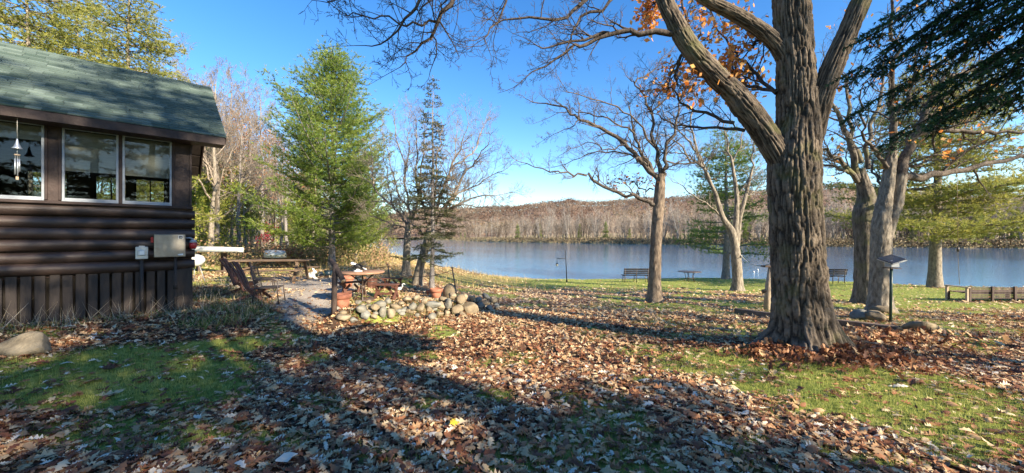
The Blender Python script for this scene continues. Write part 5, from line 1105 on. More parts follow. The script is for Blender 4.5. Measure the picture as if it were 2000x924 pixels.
def bench(px, py, rz, label, L=.95, s=1.0, bw=.32):
    o = at(px, py, 'picnic_bench', label, 'bench', rz, 'red brown benches round the table'); o.scale = (s, s, s); H = .44
    for k in range(3): MB().box((0, (k-1)*bw/3, H), (L, bw/3-.012, .035), bev=.005).make('plank', m_redwood, o)
    for q in (-1, 1):
        x = q*L*.36; MB().box((x, 0, H-.05), (.07, bw, .06)).make('cleat', m_redwood, o)
        for t in (-1, 1): MB().beam((x+.05, t*-.10, H-.04), (x+.05, t*.19, 0), .05, .08).make('leg', m_redwood, o)
        MB().beam((x, 0, .10), (x*.2, 0, H-.06), .04, .06).make('brace', m_redwood, o)
    MB().box((0, 0, .16), (L*.72, .04, .06)).make('stretcher', m_redwood, o)
bench(752, 584, -.05, 'nearest red brown bench right of the round table', .82, .85); bench(688, 580, .7, 'red brown bench left of the round table behind the rail post', .8, .85); bench(765, 566, .1, 'small red brown bench behind the nearest bench', .8, .8)
def pot(px, py, label, s, tilt=0, rz=0, planks=False):
    o = at(px, py, 'flower_pot' if not planks else 'planter_tub', label, 'flower pot' if not planks else 'planter', rz); o.rotation_euler = (tilt, 0, rz); o.scale = (s, s, s)
    if planks:
        for k in range(12):
            a = k*.5236; MB().beam((.13*math.cos(a), .13*math.sin(a), 0), (.17*math.cos(a), .17*math.sin(a), .28), .012, .08, up=(-math.sin(a), math.cos(a), 0)).make('stave', m_redwood, o)
        MB().lathe([(.13, .01), (.165, .24)], 14).make('soil', m_dark, o); MB().lathe([(.172, .19), (.176, .2), (.176, .215), (.17, .22)], 16).make('hoop', m_iron, o)
    else:
        MB().lathe([(.11, 0), (.155, .21)], 20).make('body', m_terra, o); MB().lathe([(.160, .205), (.182, .215), (.19, .30), (.17, .305), (.165, .25), (.01, .24)], 20).make('rim', m_terra, o)
        MB().lathe([(.16, .245), (.01, .262)], 14).make('soil', m_dark, o)
pot(668, 603, 'large terracotta pot at the foot of the rail post', 1.05); pot(852, 584, 'terracotta pot with wide rim standing on the rock bed', .95); pot(679, 560, 'terracotta pot behind the round table', 1.0, rz=1)
pot(838, 577, 'small orange clay pot left of the wide rimmed pot', .5); pot(725, 562, 'dark red wooden planter tub between table and benches', 1.0, planks=True)

def rail_post():
    c = P(652, 616); Yd = c.y; o = root('rail_post', 'dark round post with sloping log handrail beside the path', 'post', c)
    def q(px, py, dy=0): return tuple(W(px, py, Yd+dy)-c)
    MB().tube([(0, 0, -.1), q(653, 570), q(655, 515)], [.058, .056, .053], 14).make('post', m_postw, o)
    a, b = q(646, 508, .12), q(671, 549, -.12); MB().tube([a, tuple((a[i]+b[i])/2+(.02 if i == 2 else 0) for i in range(3)), b], [.05, .052, .052], 14).make('handrail', m_postw, o)
    d = (Vector(b)-Vector(a)).normalized(); MB().tube([b, tuple(Vector(b)+d*.004)], .0525, 14).make('cut_end', m_cutw, o)
rail_post()

# field-stone wall round the bed: every stone its own part
def stone_wall():
    o = root('stone_wall', 'low dry wall of rounded fieldstones round the patio bed', 'stone wall', P(800, 620)); r = random.Random(12); oc = o.location.copy(); n = 0
    hand = [(671, 622, 36, 20, 1, 0), (713, 617, 28, 26, 2, 0), (748, 610, 20, 24, 3, 0), (764, 612, 20, 26, 1, 0), (800, 607, 24, 20, 0, 0), (844, 620, 22, 18, 3, 0), (893, 607, 32, 26, 0, 0), (917, 602, 42, 32, 0, 0), (925, 606, 34, 18, 0, 0),
            (704, 603, 26, 18, 3, 1), (732, 600, 22, 18, 0, 1), (745, 594, 34, 16, 3, 1), (772, 601, 26, 16, 0, 0), (806, 600, 18, 22, 3, 1), (822, 604, 22, 24, 0, 0), (846, 594, 36, 16, 2, 1), (862, 600, 18, 22, 1, 0), (875, 594, 20, 26, 3, 1), (900, 585, 26, 24, 0, 1), (884, 578, 20, 16, 1, 1), (908, 580, 20, 16, 1, 2), (924, 582, 18, 16, 1, 1),
            (690, 626, 18, 12, 2, 0), (660, 604, 16, 14, 2, 0), (784, 592, 20, 14, 0, 1), (758, 588, 22, 14, 3, 1), (829, 588, 20, 14, 1, 1), (794, 584, 22, 12, 1, 1), (812, 583, 26, 14, 1, 1), (866, 584, 20, 14, 0, 1), (720, 590, 18, 12, 0, 1), (700, 590, 16, 12, 3, 1), (938, 598, 20, 16, 2, 0), (948, 592, 22, 16, 0, 0), (956, 603, 18, 14, 2, 0), (934, 586, 18, 14, 2, 0), (964, 588, 20, 14, 0, 0), (950, 581, 24, 14, 2, 0), (972, 600, 16, 10, 2, 0), (838, 604, 16, 14, 0, 0), (785, 612, 16, 12, 2, 0), (858, 614, 20, 12, 0, 0), (873, 612, 16, 14, 1, 0), (731, 620, 18, 12, 1, 0), (905, 616, 22, 12, 0, 0), (815, 616, 14, 10, 3, 0)]
    mats = [m_stone, m_stone2, m_stone3, m_stoneb]
    for px, py, w_, h_, m, lay in hand:
        c = P(px, py+h_/2*.6) if lay == 0 else P(px, py+h_/2+lay*7); k = c.y/F; v_ = r.uniform(.78, 1.0); sx, sz = w_*k*v_, h_*k*r.uniform(.78, 1.0)
        z = c.z+sz*.36 if lay == 0 else EYE+(HZ-py)*k
        rt = Matrix.Rotation(r.gauss(0, .25), 3, 'Y') @ Matrix.Rotation(r.uniform(0, 6.28), 3, 'Z') if False else Matrix.Rotation(r.gauss(0, .3), 3, 'Y')
        MB().blob((0, 0, 0), (sx, (sx+sz)*.5, sz), n*3+1, .22, 16, 11, rt, 1.5, 10).make('stone', mats[m], o).location = (c.x-oc.x, c.y-oc.y, z-oc.z); n += 1
    for i in range(40):   # small infill stones
        px = r.uniform(665, 975); py = 622-(px-665)*.075+r.uniform(-24, 0); c = P(px, py); s = r.uniform(.07, .15); MB().blob((0, 0, 0), (s*1.3, s, s*.8), 200+i, .2, 8, 6).make('stone', mats[r.randrange(4)], o).location = (c.x-oc.x, c.y-oc.y, c.z-oc.z+s*.15)
stone_wall()
c = P(878, 585); o = root('egg_stone', 'smooth upright egg shaped stone next to the terracotta pot', 'stone', c); k = c.y/F
MB().blob((0, 0, 15*k), (27*k*.95, 24*k, 33*k), 5, .04, 16, 12, Matrix.Rotation(.15, 3, 'Y')).make('body', m_stone, o); MB().blob((0, 0, 1.5*k), (20*k, 18*k, 6*k), 6, .1).make('footing_stone', m_stone2, o)
def rock(name, label, px, py, w_, h_, mat, seed, depth=1.0, flatn=.36, amp=.12):
    c = P(px, py); k = c.y/F; return MB().blob((0, 0, h_*k*flatn), (w_*k*.92, w_*k*depth, h_*k*1.25), seed, amp, 26, 18, None, 1.6, 9).make(name, mat, None, label=label, cat='rock')
o = rock('boulder', 'big round granite boulder in leaves before the cabin skirting', 60, 694, 100, 42, m_boulder, 9, .7, .36, .16); o.location = P(60, 690)
for (px, py, w_, h_, m, s, lb_) in [(1722, 612, 42, 20, m_stone, 3, 'grey rock resting against the light tree trunk'), (1686, 624, 46, 20, m_stone3, 4, 'dark mossy rock left of the light trunk'), (1712, 627, 42, 22, m_stone, 8, 'brownish rock with pale face in front of the light trunk'), (585, 538, 12, 10, m_stone, 5, 'small round stone left of the white rabbit figure'), (626, 540, 14, 10, m_stone3, 6, 'dark round stone right of the white rabbit figure')]:
    o = rock('rock', lb_, px, py, w_, h_, m, s, .8); o.location = P(px, py)
def flat_rock():
    c = P(1800, 655); o = root('flat_rock', 'flat tilted pale rock slab at the end of the timber edging', 'rock', c, .5)
    MB().blob((0, 0, .1), (.85, .55, .24), 17, .18, 16, 10, Matrix.Rotation(.42, 3, 'Y') @ Matrix.Rotation(-.2, 3, 'X'), 2.2).make('slab', m_stone2, o)
flat_rock()
# low timber edging
def timber(label, a, b, th=.16, mat=m_oldwood):
    A, Bv = P(*a), P(*b); o = root('edging_timber', label, 'timber edging', A); d = Bv-A
    MB().beam((0, 0, th*.35), (d.x, d.y, d.z+th*.35), th, th, bev=.015).make('beam', mat, o); 
    for e in ((0, 0, th*.35), (d.x, d.y, d.z+th*.35)): MB().lathe([(.012, 0), (.012, .012)], 8, (e[0], e[1], e[2]+th*.5)).make('spike', m_iron, o)
timber('weathered edging timber left of the big oak', (1437, 612), (1512, 622)); timber('weathered edging timber right of the big oak', (1622, 634), (1757, 651)); timber('short dark timber running to the flat rock', (1757, 652), (1788, 657), .14)

# post frame half hidden by the oak
def swing_frame():
    c = P(1497, 606); Yd = c.y; o = root('timber_frame', 'sunlit leaning log post with dark top plate behind the big oak', 'post', c)
    q = lambda px, py, dy=0: tuple(W(px, py, Yd+dy)-c)
    MB().tube([(0, 0, -.1), q(1500, 560), q(1506, 520)], [.085, .075, .065], 12).make('log', m_palew, o)
    MB().tube([(.25, .35, -.1), tuple(Vector(q(1508, 522))+Vector((.05, .1, 0)))], [.08, .06], 12).make('log', m_palew, o)
    MB().beam(q(1490, 520), q(1530, 521), .2, .05, .006).make('top_plate', m_postw, o); MB().tube([q(1489, 569), q(1530, 563)], .05, 10).make('cross_log', m_oldwood, o); MB().tube([q(1489, 573), q(1500, 568)], .02, 6).make('peg', m_postw, o)
swing_frame()
def hang_rope():
    a = W(1449, 501, 16.6); b = W(1515, 511, 9.6); o = root('hammock_rope', 'white rope sagging from the leaning tree towards the log post', 'rope', a); pts = []
    for i in range(17):
        t = i/16; p = a.lerp(b, t); pts.append((p.x-a.x, p.y-a.y, p.z-a.z-.55*4*t*(1-t)*.42))
    MB().tube(pts, .018, 6).make('line', m_rope, o); MB().tube([(-.02, 0, -.05), (-.02, 0, .05)], .03, 8).make('knot', m_rope, o)
hang_rope()
def stake(px0, py0, px1, py1, label, rad=.02):
    c = P(px0, py0); o = root('rope_stake', label, 'stake', c); t = W(px1, py1, c.y)-c; 
    MB().tube([(0, 0, -.1), tuple(t*.5), tuple(t)], [rad*1.1, rad, rad*.9], 8).make('rod', m_iron, o); MB().blob(tuple(t), (.06, .06, .06), 2, .05).make('finial', m_iron, o); return c+t*.93
s1 = stake(893, 582, 883, 523, 'leaning rusty rope stake on the rock bed'); s2 = stake(762, 552, 757, 517, 'rope stake behind the small bench'); s3 = stake(679, 540, 678, 520, 'short rope stake behind the round table')
def rope(label, a, b, sag):
    o = root('rope', label, 'rope', a); pts = []
    for i in range(15):
        t = i/14; p = a.lerp(b, t)-a; pts.append((p.x, p.y, p.z-sag*4*t*(1-t)))
    MB().tube(pts, .010, 5).make('line', m_rope2, o); MB().blob((0, 0, 0), (.05, .05, .05), 1, .05).make('knot', m_rope2, o)
rope('brown rope hanging between the two taller stakes', s2, s1, .28); rope('brown rope from the short stake to the taller stake', s3, s2, .12)
def figurine_dog():
    o = at(780, 578, 'dog_figure', 'small white long legged bird figure standing behind the stones', 'garden figure'); o.name = 'heron_figure'
    MB().blob((0, 0, .20), (.15, .09, .09), 5, .08, 14, 9, Matrix.Rotation(-.3, 3, 'Y')).make('body', m_white, o)
    MB().tube([(.05, 0, .22), (.09, 0, .27), (.08, 0, .33), (.12, 0, .34), (.17, 0, .32)], [.025, .016, .016, .018, .003], 8).make('neck', m_white, o)
    for s in (-.02, .02): MB().tube([(0, s, .17), (.01, s, .08), (0, s, 0)], [.008, .006, .006], 6).make('leg', m_tablew, o)
figurine_dog()
def rabbit():
    o = at(607, 545, 'rabbit_figure', 'white garden rabbit figure sitting at the patio edge', 'garden figure'); 
    b = MB().blob((0, 0, .13), (.34, .2, .25), 5, .06, 14, 9); b.blob((.15, 0, .27), (.16, .13, .15), 6, .04, 12, 8); b.tube([(.05, 0, .18), (.13, 0, .25)], [.09, .06], 10)
    b.make('body', m_white, o)
    for s in (-.03, .03): MB().tube([(.13, s, .32), (.10, s, .38), (.06, s, .44)], [.018, .024, .006], 8).make('ear', m_white, o)
    MB().blob((-.17, 0, .12), (.07, .07, .07), 2, .1).make('tail', m_white, o)
    for s in (-.06, .06): MB().tube([(.1, s, .08), (.2, s, .015), (.24, s, .01)], [.035, .025, .012], 8).make('paw', m_white, o)
rabbit()
def bucket(px, py, lb, mat, s):
    o = at(px, py, 'bucket', lb, 'bucket'); o.scale = (s, s, s); MB().lathe([(.12, 0), (.16, .27)], 16).make('body', mat, o); MB().lathe([(.162, .26), (.17, .27), (.17, .285), (.15, .285), (.14, .2), (.01, .19)], 16).make('rim', mat, o)
    MB().tube([(-.16, 0, .27), (-.12, 0, .38), (0, 0, .42), (.12, 0, .38), (.16, 0, .27)], .006, 5).make('handle', m_iron, o)
bucket(641, 541, 'dark blue green bucket beside the white pine trunk', M('blue_green_plastic', (.012, .03, .045), .4, .5), .95)
# waterside chest
def chest():
    o = at(720, 500, 'wooden_crate', 'low dark wooden crate in the dry grass by the bank', 'crate')
    for k in range(3): MB().box((0, -.25, .1+k*.15), (.9, .03, .13), bev=.005).make('slat', m_oldwood, o)
    for k in range(3): MB().box((0, .25, .1+k*.15), (.9, .03, .13), bev=.005).make('slat', m_oldwood, o)
    for s in (-1, 1): MB().box((s*.44, 0, .25), (.03, .47, .44)).make('end_panel', m_oldwood, o)
    MB().box((0, 0, .49), (.95, .56, .03), bev=.005).make('lid', m_oldwood, o)
chest()

# ================================================================ LAWN FURNITURE BY THE RIVER
def park_bench(px, py, rz, label, L=1.55, back=True):
    o = at(px, py, 'park_bench', label, 'bench', rz, 'dark benches facing the river')
    for k in range(4): MB().box((0, .02-k*.115, .44), (L, .095, .03), bev=.004).make('seat_slat', m_bench, o)
    for k in range(3): MB().box((0, -.40-.03*k-.0, .58+k*.12), (L, .03, .09), bev=.004).make('back_slat', m_bench, o)
    for x in (-L*.44, 0, L*.44):
        MB().tube([(x, .05, 0), (x, .03, .42)], .022, 6).make('leg', m_iron, o); MB().tube([(x, -.36, 0), (x, -.37, .42), (x, -.47, .88)], .022, 6).make('rear_leg', m_iron, o); MB().tube([(x, .05, .415), (x, -.37, .415)], .018, 6).make('seat_bar', m_iron, o)
park_bench(1239, 551, 0, 'dark slatted bench on the bank left of the lone oak'); park_bench(1616, 553, 0, 'dark slatted bench half hidden behind the big oak trunk')
def small_round():
    o = at(1347, 550, 'garden_table', 'low round dark table on the bank between two benches', 'table')
    MB().lathe([(.66, .60), (.68, .61), (.68, .63), (.66, .64)], 24).make('table_top', m_iron, o)
    for k in range(5):
        a = k*1.2566+.3; MB().tube([(.3*math.cos(a), .3*math.sin(a), .60), (.22*math.cos(a), .22*math.sin(a), .3), (.32*math.cos(a), .32*math.sin(a), 0)], .018, 6).make('leg', m_iron, o)
    for a in (0, 1.57): MB().tube([(.27*math.cos(a), .27*math.sin(a), .2), (-.27*math.cos(a), -.27*math.sin(a), .2)], .014, 6).make('stretcher', m_iron, o)
small_round()
def lamp():
    c = P(1107, 551); o = root('lantern_post', 'thin dark post with side arm and hanging lantern at the shore', 'lamp post', c); q = lambda px, py: tuple(W(px, py, c.y)-c)
    MB().tube([(0, 0, -.1), q(1106, 520), q(1104, 489)], [.03, .027, .022], 8).make('post', m_black, o)
    MB().tube([q(1104.5, 505), q(1096, 505), q(1088, 505)], .02, 6).make('arm', m_black, o); MB().tube([q(1088, 505), q(1088, 514)], .012, 6).make('hanger', m_black, o)
    l = Vector(q(1088, 516.5)); k = c.y/F
    sh = MB().lathe([(.6*k, 2.6*k), (2.9*k, 1.2*k), (3.2*k, .4*k)], 12, l).make('lantern_hood', m_black, o)
    MB().lathe([(2.4*k, .4*k), (2.6*k, -1.5*k), (1.2*k, -3.0*k), (.3*k, -3.6*k)], 12, l).make('lantern_globe', M('lantern_glass', (.45, .42, .38), .3, .5), o)
    MB().lathe([(.05, 0), (.05, .12)], 8).make('foot', m_black, o)
lamp()
def feeder():
    c = P(1739, 630); o = root('bird_feeder', 'grey feeder box with tilted roof on a dark green pole', 'bird feeder', c); k = c.y/F; q = lambda px, py: tuple(W(px, py, c.y)-c)
    MB().tube([(0, 0, -.1), q(1740, 570), q(1741, 524)], .028, 10).make('pole', M('dark_green_metal', (.02, .05, .04), .4, .5), o)
    t = Vector(q(1742, 515)); MB().box(t, (16*k, .16, 16*k*.8), bev=.004).make('box', m_alu, o); MB().box(t+Vector((0, 0, -8.5*k)), (20*k, .2, .02)).make('tray', m_postw, o)
    MB().box(t+Vector((0, 0, 9*k)), (28*k, .34, .02), Matrix.Rotation(-.28, 3, 'Y') @ Matrix.Rotation(.3, 3, 'X')).make('roof', m_solar, o)
    MB().box(t+Vector((0, 0, 9*k-.02)), (29*k, .36, .012), Matrix.Rotation(-.28, 3, 'Y') @ Matrix.Rotation(.3, 3, 'X')).make('roof_frame', m_gal, o)
    MB().lathe([(.012, -.0), (.012, .02)], 8, t+Vector((0, -.09, 0))).make('perch', m_black, o)
feeder()
def big_swing():
    A = W(1886, 589, 1); c = P(1890, 590); e = P(2080, 592); Yd = c.y; o = root('slatted_settee', 'long low backed slatted wooden bench at the right edge of the lawn', 'bench', c, 0); k = Yd/F
    X1 = 240*k; h = 30*k
    for i in range(6): MB().box((X1/2, -.02*i*0, .14+i*(h-.12)/6), (X1, .03, (h-.1)/6*.62), bev=.004).make('back_slat', m_postw, o)
    for x in np.arange(.02, X1, 44*k): MB().box((x, -.04, h/2), (.07, .05, h+.02), bev=.006).make('upright', m_postw, o)
    for i in range(4): MB().box((X1/2, .12+.13*i, .30), (X1, .11, .03), bev=.004).make('seat_slat', m_oldwood, o)
    for x in (-.02, X1*.5, X1-.02): MB().box((x, .55, .15), (.07, .07, .30)).make('leg', m_postw, o)
    MB().box((-.06, .25, .50), (.10, .7, .035), bev=.006).make('arm_rest', m_palew, o); MB().box((-.06, .55, .24), (.06, .06, .48)).make('arm_post', m_palew, o); MB().box((-.06, -.03, .24), (.06, .06, .48)).make('arm_post', m_palew, o)
big_swing()
def rope_swing():
    a = W(1869, 300, 15); o = root('rope_swing', 'rope with dark handle hanging from a bough over the water', 'rope', a); b = W(1871, 483, 15)-a; e = W(1872, 516, 15)-a; f = W(1874, 556, 15)-a
    MB().tube([(0, 0, 0), tuple(b)], .008, 6).make('line', m_rope2, o); MB().tube([tuple(b), tuple(b+Vector((0, 0, -.18)))], .04, 8).make('handle', m_iron, o); MB().tube([tuple(b), tuple(e), tuple(f)], .008, 5).make('tail_line', m_rope2, o)
rope_swing()
for px, py, lb_ in ((1472, 532, 'larger white float on the river beyond the rope'), (1480, 528, 'smaller white float on the river beyond the rope')):
    Yd = (EYE-WATER)*F/(py-HZ); o = root('float', lb_, 'float', ((px-1000)/F*Yd, Yd, WATER)); MB().blob((0, 0, .04), (.17, .17, .16), 3, .03, 12, 8).make('body', m_white, o); MB().tube([(0, 0, .1), (0, 0, .17)], .015, 6).make('ring', m_rope, o)
for a, b, lb_, rd in (((1745, 746), (1826, 757), 'fallen stick lying on the grass right of the oak', .012), ((990, 742), (1010, 748), 'short twig among the leaves', .006)):
    A, Bv = P(*a), P(*b); o = root('fallen_stick', lb_, 'stick', A); d = Bv-A; MB().tube([(0, 0, .015), tuple(d*.3+Vector((0, 0, .03))), tuple(d*.65+Vector((0, .02, .02))), tuple(d+Vector((0, 0, .015)))], [rd, rd*1.1, rd*.8, rd*.4], 7).make('wood', mb_oaklimb, o)
    MB().tube([tuple(d*.35+Vector((0, 0, .03))), tuple(d*.5+Vector((0, .06, .05)))], [rd*.6, rd*.3], 5).make('side_twig', mb_oaklimb, o)

# ================================================================ LEAVES AND GRASS
def oak_leaf(seed, det=2):
    r = random.Random(seed); prof = [(0, .02), (.12, .07), (.22, .27), (.34, .14), (.46, .36), (.58, .17), (.70, .29), (.82, .14), (.93, .13), (1.0, .01)]
    if det == 1: prof = [(0, .03), (.25, .30), (.36, .14), (.52, .38), (.66, .14), (.85, .2), (1, .01)]
    if det == 0: prof = [(0, .05), (.4, .33), (.65, .2), (1, .02)]
    V = []; wf = r.uniform(.62, .92); cl_, cw = r.uniform(-1.6, 1.6), r.uniform(-1.0, 2.4); tw = r.uniform(-.8, .8)
    for t, w_ in prof:
        w_ *= r.uniform(.85, 1.15)*wf
        for s in (-1, 0, 1):
            y = s*w_; z = cl_*(t-.5)**2*.5+cw*y*y*1.6+tw*(t-.5)*y; V.append((t-.5+.28*w_*abs(s), y+.04*math.sin(t*5+seed), z))
    F4 = []
    for i in range(len(prof)-1):
        for s in (0, 1): F4.append((i*3+s, i*3+s+1, i*3+s+4, i*3+s+3))
    V = np.array(V); V[:, 2] -= np.percentile(V[:, 2], 25); return V, np.array(F4)
def scatter(xy, size, det, rng, nvar=8, lift=.012, tiltmax=.26):
    n = len(xy); out = []; sel = rng.integers(0, nvar, n); nv = 0; VV = []; FF = []; TT = []
    zz = g(xy[:, 0], xy[:, 1])
    tint = np.clip(rng.beta(1.6, 1.6, n)*.8+.25*(fbm(xy[:, 0]*.9, xy[:, 1]*.9, 0, 55, 3)-.5)+(rng.uniform(0, 1, n) < .15)*.45+.32*ss(6, 13, xy[:, 1]), 0, 1); tint = np.where((xy[:, 1] > 5.5) & (tint > .88), .6+.2*rng.uniform(0, 1, n), tint)  # farther leaves tinted paler: sunlight on the lawn put into their colour
    for v in range(nvar):
        q = np.where(sel == v)[0]; m = len(q)
        if not m: continue
        LV, LF = oak_leaf(v+10*det, det); s = size*np.exp(rng.normal(0, .28, m)); az = rng.uniform(0, 6.283, m); tx = rng.normal(0, tiltmax, m); ty = rng.normal(0, tiltmax*.7, m)
        Pn = LV[None]*s[:, None, None]
        y = Pn[..., 1]*np.cos(tx)[:, None]-Pn[..., 2]*np.sin(tx)[:, None]; z = Pn[..., 1]*np.sin(tx)[:, None]+Pn[..., 2]*np.cos(tx)[:, None]; x = Pn[..., 0]
        x2 = x*np.cos(ty)[:, None]+z*np.sin(ty)[:, None]; z2 = -x*np.sin(ty)[:, None]+z*np.cos(ty)[:, None]
        X = x2*np.cos(az)[:, None]-y*np.sin(az)[:, None]+xy[q, 0][:, None]; Yq = x2*np.sin(az)[:, None]+y*np.cos(az)[:, None]+xy[q, 1][:, None]
        Z = z2-z2.min(1, keepdims=True)*.75+zz[q][:, None]+lift*rng.uniform(.1, 2.2, m)[:, None]
        VV.append(np.stack([X, Yq, Z], -1).reshape(-1, 3)); FF.append((LF[None]+(np.arange(m)*len(LV))[:, None, None]).reshape(-1, 4)+nv); TT.append(np.repeat(tint[q], len(LV))); nv += m*len(LV)
    return np.concatenate(VV), np.concatenate(FF), np.concatenate(TT)
def sample(n, ymin, ymax, rng, dens):
    Y = np.sqrt(rng.uniform(ymin**2, ymax**2, n)); X = Y*rng.uniform(-1.47, 1.47, n); q = rng.uniform(0, 1, n) < dens(X, Y)
    X, Y = X[q], Y[q]; ok = (poly_in(X, Y, np.array([tuple(cabloc(x, y, 0))[:2] for x, y in ((.0, .02), (.0, 5.2), (-6.2, 5.2), (-6.2, .02))])) < 0)
    return np.stack([X[ok], Y[ok]], -1)
def litter():
    rng = np.random.default_rng(99); d = lambda x, y: leafiness(x, y)*(1-.8*gravel_m(x, y))
    L = []
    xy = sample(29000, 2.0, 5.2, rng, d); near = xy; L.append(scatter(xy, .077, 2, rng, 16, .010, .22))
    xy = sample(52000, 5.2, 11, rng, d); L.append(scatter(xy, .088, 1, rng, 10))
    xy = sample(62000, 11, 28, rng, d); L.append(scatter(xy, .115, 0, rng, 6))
    xy = sample(9000, 1.6, 2.1, rng, lambda x, y: d(x, y)*.2); L.append(scatter(xy, .12, 1, rng, 8))
    # drift heaped against the oak
    n = 2600; a = rng.uniform(3.3, 6.2, n); rr = .42+np.abs(rng.normal(0, .33, n)); x = 4.75+rr*np.cos(a)*1.3; y = 5.98+rr*np.sin(a)*1.0
    V, Fq, t = scatter(np.stack([x, y], -1), .095, 1, rng, 8, .015, .9); V[:, 2] += np.repeat(.13*np.exp(-((rr-.45)/.3)**2)*rng.uniform(0, 1, n), 21)[:len(V)]*0+.0
    L.append((V, Fq, t*.62))
    n = 900; x = rng.normal(7.2, .5, n); y = rng.normal(6.9, .3, n); L.append(scatter(np.stack([x, y], -1), .10, 1, rng, 8, .05, .8))
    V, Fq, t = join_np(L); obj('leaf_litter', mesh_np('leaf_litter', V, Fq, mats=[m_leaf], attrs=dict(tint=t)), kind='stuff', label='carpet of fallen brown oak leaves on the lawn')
    # the nearest leaves one by one
    r = random.Random(4); kinds = [('pale tan curled oak leaf lying among darker leaves nearby', .95, 'pale curled leaves in the foreground'), ('russet lobed oak leaf lying on the foreground lawn', .42, 'russet leaves in the foreground'), ('dark brown lobed oak leaf lying on the foreground lawn', .2, 'dark leaves in the foreground'), ('tan lobed oak leaf lying on the foreground lawn', .68, 'tan leaves in the foreground')]
    bank = []
    for k, (lb_, tv, gp) in enumerate(kinds):
        for v in range(4):
            LV, LF = oak_leaf(200+k*7+v, 2); bank.append((k, mesh_np('fallen_leaf', LV, LF, mats=[m_leaf], attrs=dict(tint=np.full(len(LV), tv)))))
    xy = sample(1500, 2.0, 3.4, rng, lambda x, y: .35+.65*d(x, y))[:280]
    for i, (x, y) in enumerate(xy):
        k, me = bank[r.choice((0, 1, 2, 3, 4, 5, 6, 7, 8, 9, 10, 11, 12, 13, 14, 15, 4, 5, 12, 13))]; o = obj('fallen_leaf', me, label=kinds[k][0], cat='leaf', group=kinds[k][2]); s = r.uniform(.065, .105); o.scale = (s, s, s)
        o.location = (x, y, float(g(x, y))+.03); o.rotation_euler = (r.gauss(0, .35), r.gauss(0, .3), r.uniform(0, 6.28))
    for (px, py, tv, s, lb_) in ((888, 835, None, .12, 'bright yellow leaf lying alone among brown leaves'), (560, 908, .99, .15, 'large pale grey leaf at the bottom edge of the lawn')):
        LV, LF = oak_leaf(300, 2 if tv is None else 0); LV[:, 1] *= 1.6 if tv is None else 1.3
        me = mesh_np('fallen_leaf', LV, LF, mats=[M('yellow_leaf', (.65, .45, .04), .5, .3) if tv is None else m_leaf], attrs=dict(tint=np.full(len(LV), tv or 0))); o = obj('fallen_leaf', me, label=lb_, cat='leaf'); o.scale = (s, s, s); o.location = P(px, py, .05); o.rotation_euler = (.25, .1, .8)
litter()
def blades(name, xy, hmin, hmax, wid, mat, rng, label, lean=.5, tint=None, seg=False):
    n = len(xy); z = g(xy[:, 0], xy[:, 1]); a = rng.uniform(0, 6.283, n); h = rng.uniform(hmin, hmax, n); ln = rng.normal(0, lean, n)*h; b = rng.uniform(0, 6.283, n); w_ = wid*rng.uniform(.6, 1.4, n)
    B0 = np.stack([xy[:, 0], xy[:, 1], z-.01], -1); s = np.stack([np.cos(a), np.sin(a), 0*a], -1)*w_[:, None]; T = B0+np.stack([np.cos(b)*ln, np.sin(b)*ln, h], -1)
    V = np.stack([B0-s, B0+s, T], 1).reshape(-1, 3); t = rng.uniform(0, 1, n) if tint is None else tint(xy, rng)
    obj(name, mesh_np(name, V, None, np.arange(n*3).reshape(-1, 3), mats=[mat], attrs=dict(tint=np.repeat(np.clip(t, 0, 1), 3))), kind='stuff', label=label)
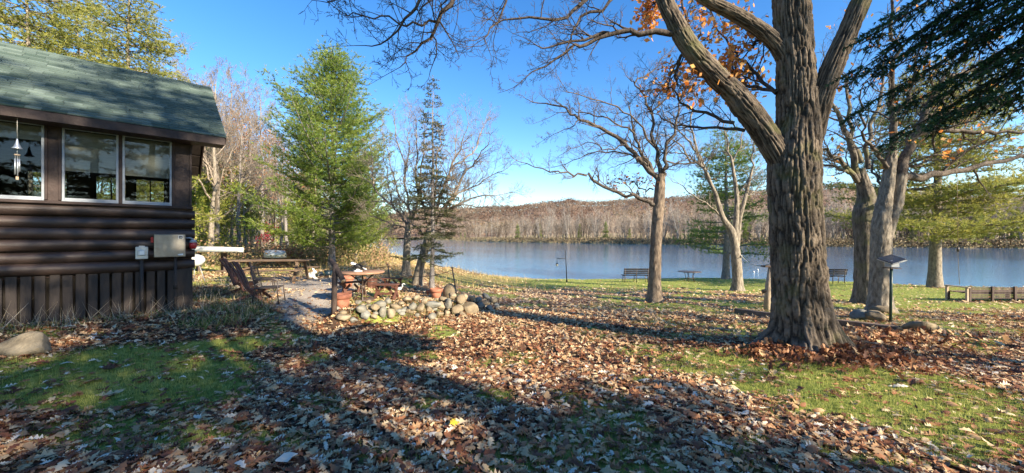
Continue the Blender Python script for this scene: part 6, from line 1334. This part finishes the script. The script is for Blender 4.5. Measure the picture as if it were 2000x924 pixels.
def greens():
    rng = np.random.default_rng(123)
    d = lambda x, y: np.clip(1.08-leafiness(x, y)*1.15, 0, 1)*(1-gravel_m(x, y))*(shore_d(x, y) > .8)*(poly_in(x, y, TERR) < .1)
    tg = lambda xy, r_: .25+.5*fbm(xy[:, 0]*1.2, xy[:, 1]*1.2, 0, 61, 3)+r_.normal(0, .17, len(xy))+.14*ss(5, 12, xy[:, 1])  # farther blades made yellower, sunlit tone painted into the grass
    xy = np.concatenate([sample(190000, 2.0, 6, rng, d), sample(150000, 6, 13, rng, d)]); blades('grass', xy, .018, .075, .0028, m_grassb, rng, 'short green lawn grass', .5, tg)
    xy = sample(60000, 13, 30, rng, d); blades('grass', xy, .04, .09, .008, m_grassb, rng, 'sunlit green lawn grass by the river', .5, tg)
    # golden reeds on the left bank
    xy = sample(60000, 13, 60, rng, lambda x, y: dry_m(x, y)*(shore_d(x, y) > .3)*ss(.3, .5, fbm(x*.3, y*.3, 0, 71, 2))); blades('dry_grass', xy, .12, .48, .014, m_drygrass, rng, 'golden dry grass along the left bank', .3)
    # weeds and dead stems along the cabin foot and by the path
    def strip(n, x0, x1, y0, y1): return np.array([tuple(cabloc(rng.uniform(x0, x1), rng.uniform(y0, y1), 0))[:2] for _ in range(n)])
    xy = strip(1500, -3.6, .9, -.8, -.05); xy2 = strip(260, -3.6, .3, -.8, -.05)
    blades('weeds', xy, .04, .13, .010, m_weed, rng, 'low weeds along the cabin foot', .9); blades('dead_stems', xy2, .12, .48, .0045, m_straw, rng, 'pale dead stems along the cabin foot', .8)
    def around(px0, px1, py0, py1, n): return np.array([tuple(P(rng.uniform(px0, px1), rng.uniform(py0, py1)))[:2] for _ in range(n)])
    pts = around(378, 520, 545, 640, 100); xy = np.repeat(pts, 22, 0)+rng.normal(0, .13, (100*22, 2)); blades('weeds', xy, .05, .18, .012, m_weed, rng, 'clumps of weeds between cabin corner and path', .8)
    xy = np.repeat(pts[:40], 8, 0)+rng.normal(0, .12, (40*8, 2)); blades('dead_stems', xy, .15, .5, .005, m_straw, rng, 'straw stems between cabin corner and path', .5)
    pts = around(672, 900, 580, 622, 40); xy = np.repeat(pts, 22, 0)+rng.normal(0, .06, (40*22, 2)); blades('weeds', xy, .05, .18, .008, m_weed, rng, 'weeds growing between the wall stones', .7)
    # undergrowth under the wood on the left
    n = 22000; Y = rng.uniform(22, 85, n); X = -Y*rng.uniform(.34, 1.0, n); k = (shore_d(X, Y) > 1)&(rng.uniform(0, 1, n) < ss(.38, .6, fbm(X*.15, Y*.15, 0, 81, 3))*.9+.1); X, Y = X[k], Y[k]; C = np.stack([X, Y, g(X, Y)+rng.uniform(.0, 1.5, len(X))**1.8*.5], -1)
    V, Fq, t = leaf_tris(C, .15, rng, tint=fbm(X*.2, Y*.2, 0, 82, 2)*.7+.3*rng.uniform(0, 1, len(X)), n=6, spread=.3)
    m = MT('undergrowth', [(0, (.08, .10, .03)), (.3, (.20, .19, .07)), (.5, (.38, .27, .15)), (.75, (.40, .20, .12)), (1, (.18, .08, .05))], .8, .3)
    obj('undergrowth', mesh_np('undergrowth', V, Fq, mats=[m], attrs=dict(tint=t)), kind='stuff', label='mixed autumn undergrowth beneath the wood')
greens()
# shrubs at the bank, each its own plant
def shrub(label, px, py, Yd, w_, h_, seed, mat, ln=.16, n=900):
    x = W(px, py, Yd).x; z = float(g(x, Yd)); o = root('shrub', label, 'shrub', (x, Yd, z)); r = random.Random(seed); B = Tubes(); tips = []
    for k in range(14):
        a = r.random()*6.28; d = nrm((math.cos(a)*w_/h_*.55, math.sin(a)*w_/h_*.55, 1)); grow(B, r, (0, 0, 0), d, h_*r.uniform(.6, 1), .025, 2, .16, .02, tips, nch=4, rmin=.006)
    rng = np.random.default_rng(seed); V, Fq, t = leaf_tris(np.array([p for p, d in tips]), ln, rng, n=4, spread=.16)
    obj('stems', B.mesh('stems', mb_twig), o); obj('leaves', mesh_np('leaves', V, Fq, mats=[mat], attrs=dict(tint=t)), o)
shrub('rounded yellow green shrub behind the white pine trunk', 705, 500, 33, 3.4, 3.4, 1, m_gold); shrub('lower yellow shrub at the edge of the wood left of the white pine trunk', 600, 505, 30, 2.6, 1.9, 2, m_gold); shrub('green shrub behind the trestles of the canoe', 415, 500, 27, 2.4, 2.2, 3, m_gold); shrub('tawny bush between the wood and the crate', 668, 500, 36, 3.0, 2.6, 4, m_gold)
shrub('small rusty shrub by the rowing boat', 575, 507, 24, 1.6, 1.2, 5, m_rust)

for q in list(sc.objects):                          # leaves and needles too small to pick apart stay one part of their tree
    if q.parent is not None and q.name.split('.')[0] in ('needles', 'leaves'): q['kind'] = 'stuff'
